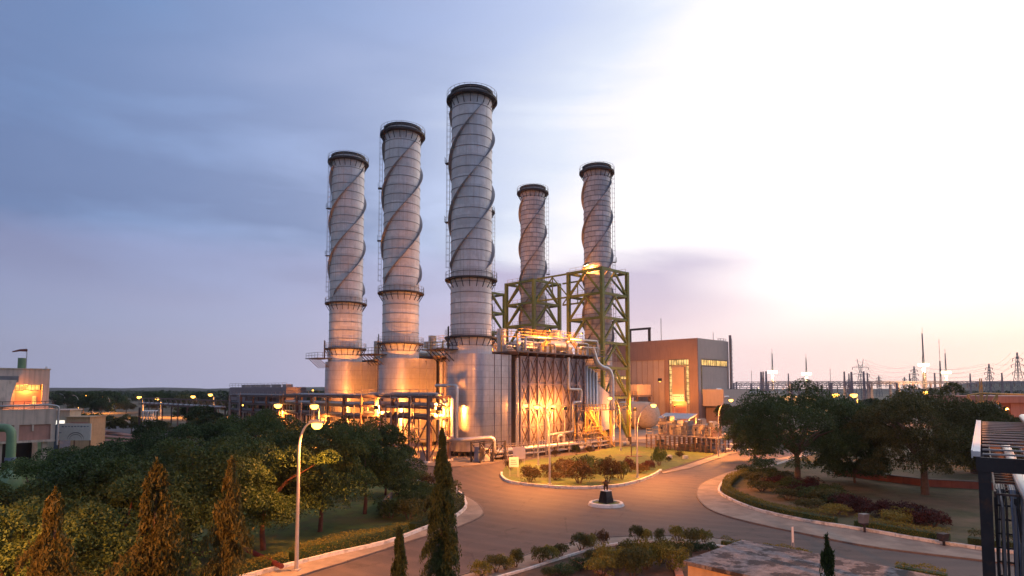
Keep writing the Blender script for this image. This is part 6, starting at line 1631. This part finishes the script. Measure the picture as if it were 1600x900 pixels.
for px, top, Yd, lab in ((1174, 579, 262, 'pointed lightning mast rising over the left end of the switchyard gantries'), (1297, 576, 262, 'pointed lightning mast right of the second lighting mast'), (1467, 530, 300, 'tall thin twin lightning mast right of the tallest lighting mast'), (1440, 520, 305, 'thin lightning rod just behind the tallest lighting mast')):
    p = PT(px, top, Yd); t = thing('lightning_mast', lab, 'mast', (p.x, p.y, 0), 0); m = MB(); lattice_post(m, 0, 0, p.z*.7, 1.0, .25, .13, 9); m.tube([(0, 0, p.z*.68), (0, 0, p.z)], .09, 5); m.build('mast', M['steel_grey'], t)

# ================================================================== HAZE (evening air)
hz = MB().box(-2600, 2300, -60, 3300, -30, 240)
hm = bpy.data.materials.new('haze'); hm.use_nodes = True; hm.node_tree.nodes.clear(); b = NB(hm.node_tree)
pv = b.n('ShaderNodeVolumePrincipled', ins={'Color': (.80, .78, .86, 1), 'Density': .00010, 'Anisotropy': .3})
ho_ = b.n('ShaderNodeOutputMaterial'); b.link(pv.outputs[0], ho_.inputs['Volume'])
ho = hz.build('haze', hm); tag(ho, 'thin evening haze over the plant and the far woods', 'haze', kind='stuff')

# ================================================================== every countable part becomes its own object
def split_parts():
    names = {'column', 'post', 'support_leg', 'saddle', 'bracket', 'stilt', 'pilaster', 'corner_trim', 'downpipes', 'stem_', 'lit_window', 'tray', 'downcomer', 'floodlight_heads', 'rib', 'riser_pipes', 'roof_masts', 'door_frame', 'chords', 'seams'}
    ren = {'downpipes': 'downpipe', 'floodlight_heads': 'floodlight_head', 'riser_pipes': 'riser_pipe', 'roof_masts': 'roof_mast', 'chords': 'chord', 'seams': 'seam'}
    cache = {}
    for o in list(COL.objects):
        nm = o.name.split('.')[0]
        if o.type != 'MESH' or o.parent is None or nm not in names: continue
        me = o.data
        if me.name not in cache:
            n = len(me.vertices); par = list(range(n))
            def find(a):
                while par[a] != a: par[a] = par[par[a]]; a = par[a]
                return a
            for e in me.edges:
                a, c = find(e.vertices[0]), find(e.vertices[1])
                if a != c: par[a] = c
            comp = {}
            for p in me.polygons: comp.setdefault(find(p.vertices[0]), []).append(p)
            out = []
            if 1 < len(comp) <= 60:
                for ps in comp.values():
                    idx = sorted({v for p in ps for v in p.vertices}); mp = {v: i for i, v in enumerate(idx)}
                    m2 = bpy.data.meshes.new(ren.get(nm, nm)); m2.from_pydata([tuple(me.vertices[v].co) for v in idx], [], [tuple(mp[v] for v in p.vertices) for p in ps])
                    m2.polygons.foreach_set('use_smooth', [p.use_smooth for p in ps]); m2.materials.append(me.materials[0]); m2.update(); out.append(m2)
            cache[me.name] = out
        out = cache[me.name]
        if len(out) < 2: continue
        kids = [c for c in COL.objects if c.parent == o] if nm in ('rib',) else []
        o.data = out[0]; o.name = ren.get(nm, nm)
        for m2 in out[1:]:
            c = o.copy(); c.data = m2; COL.objects.link(c); c.parent = o.parent; c.name = ren.get(nm, nm)
split_parts()
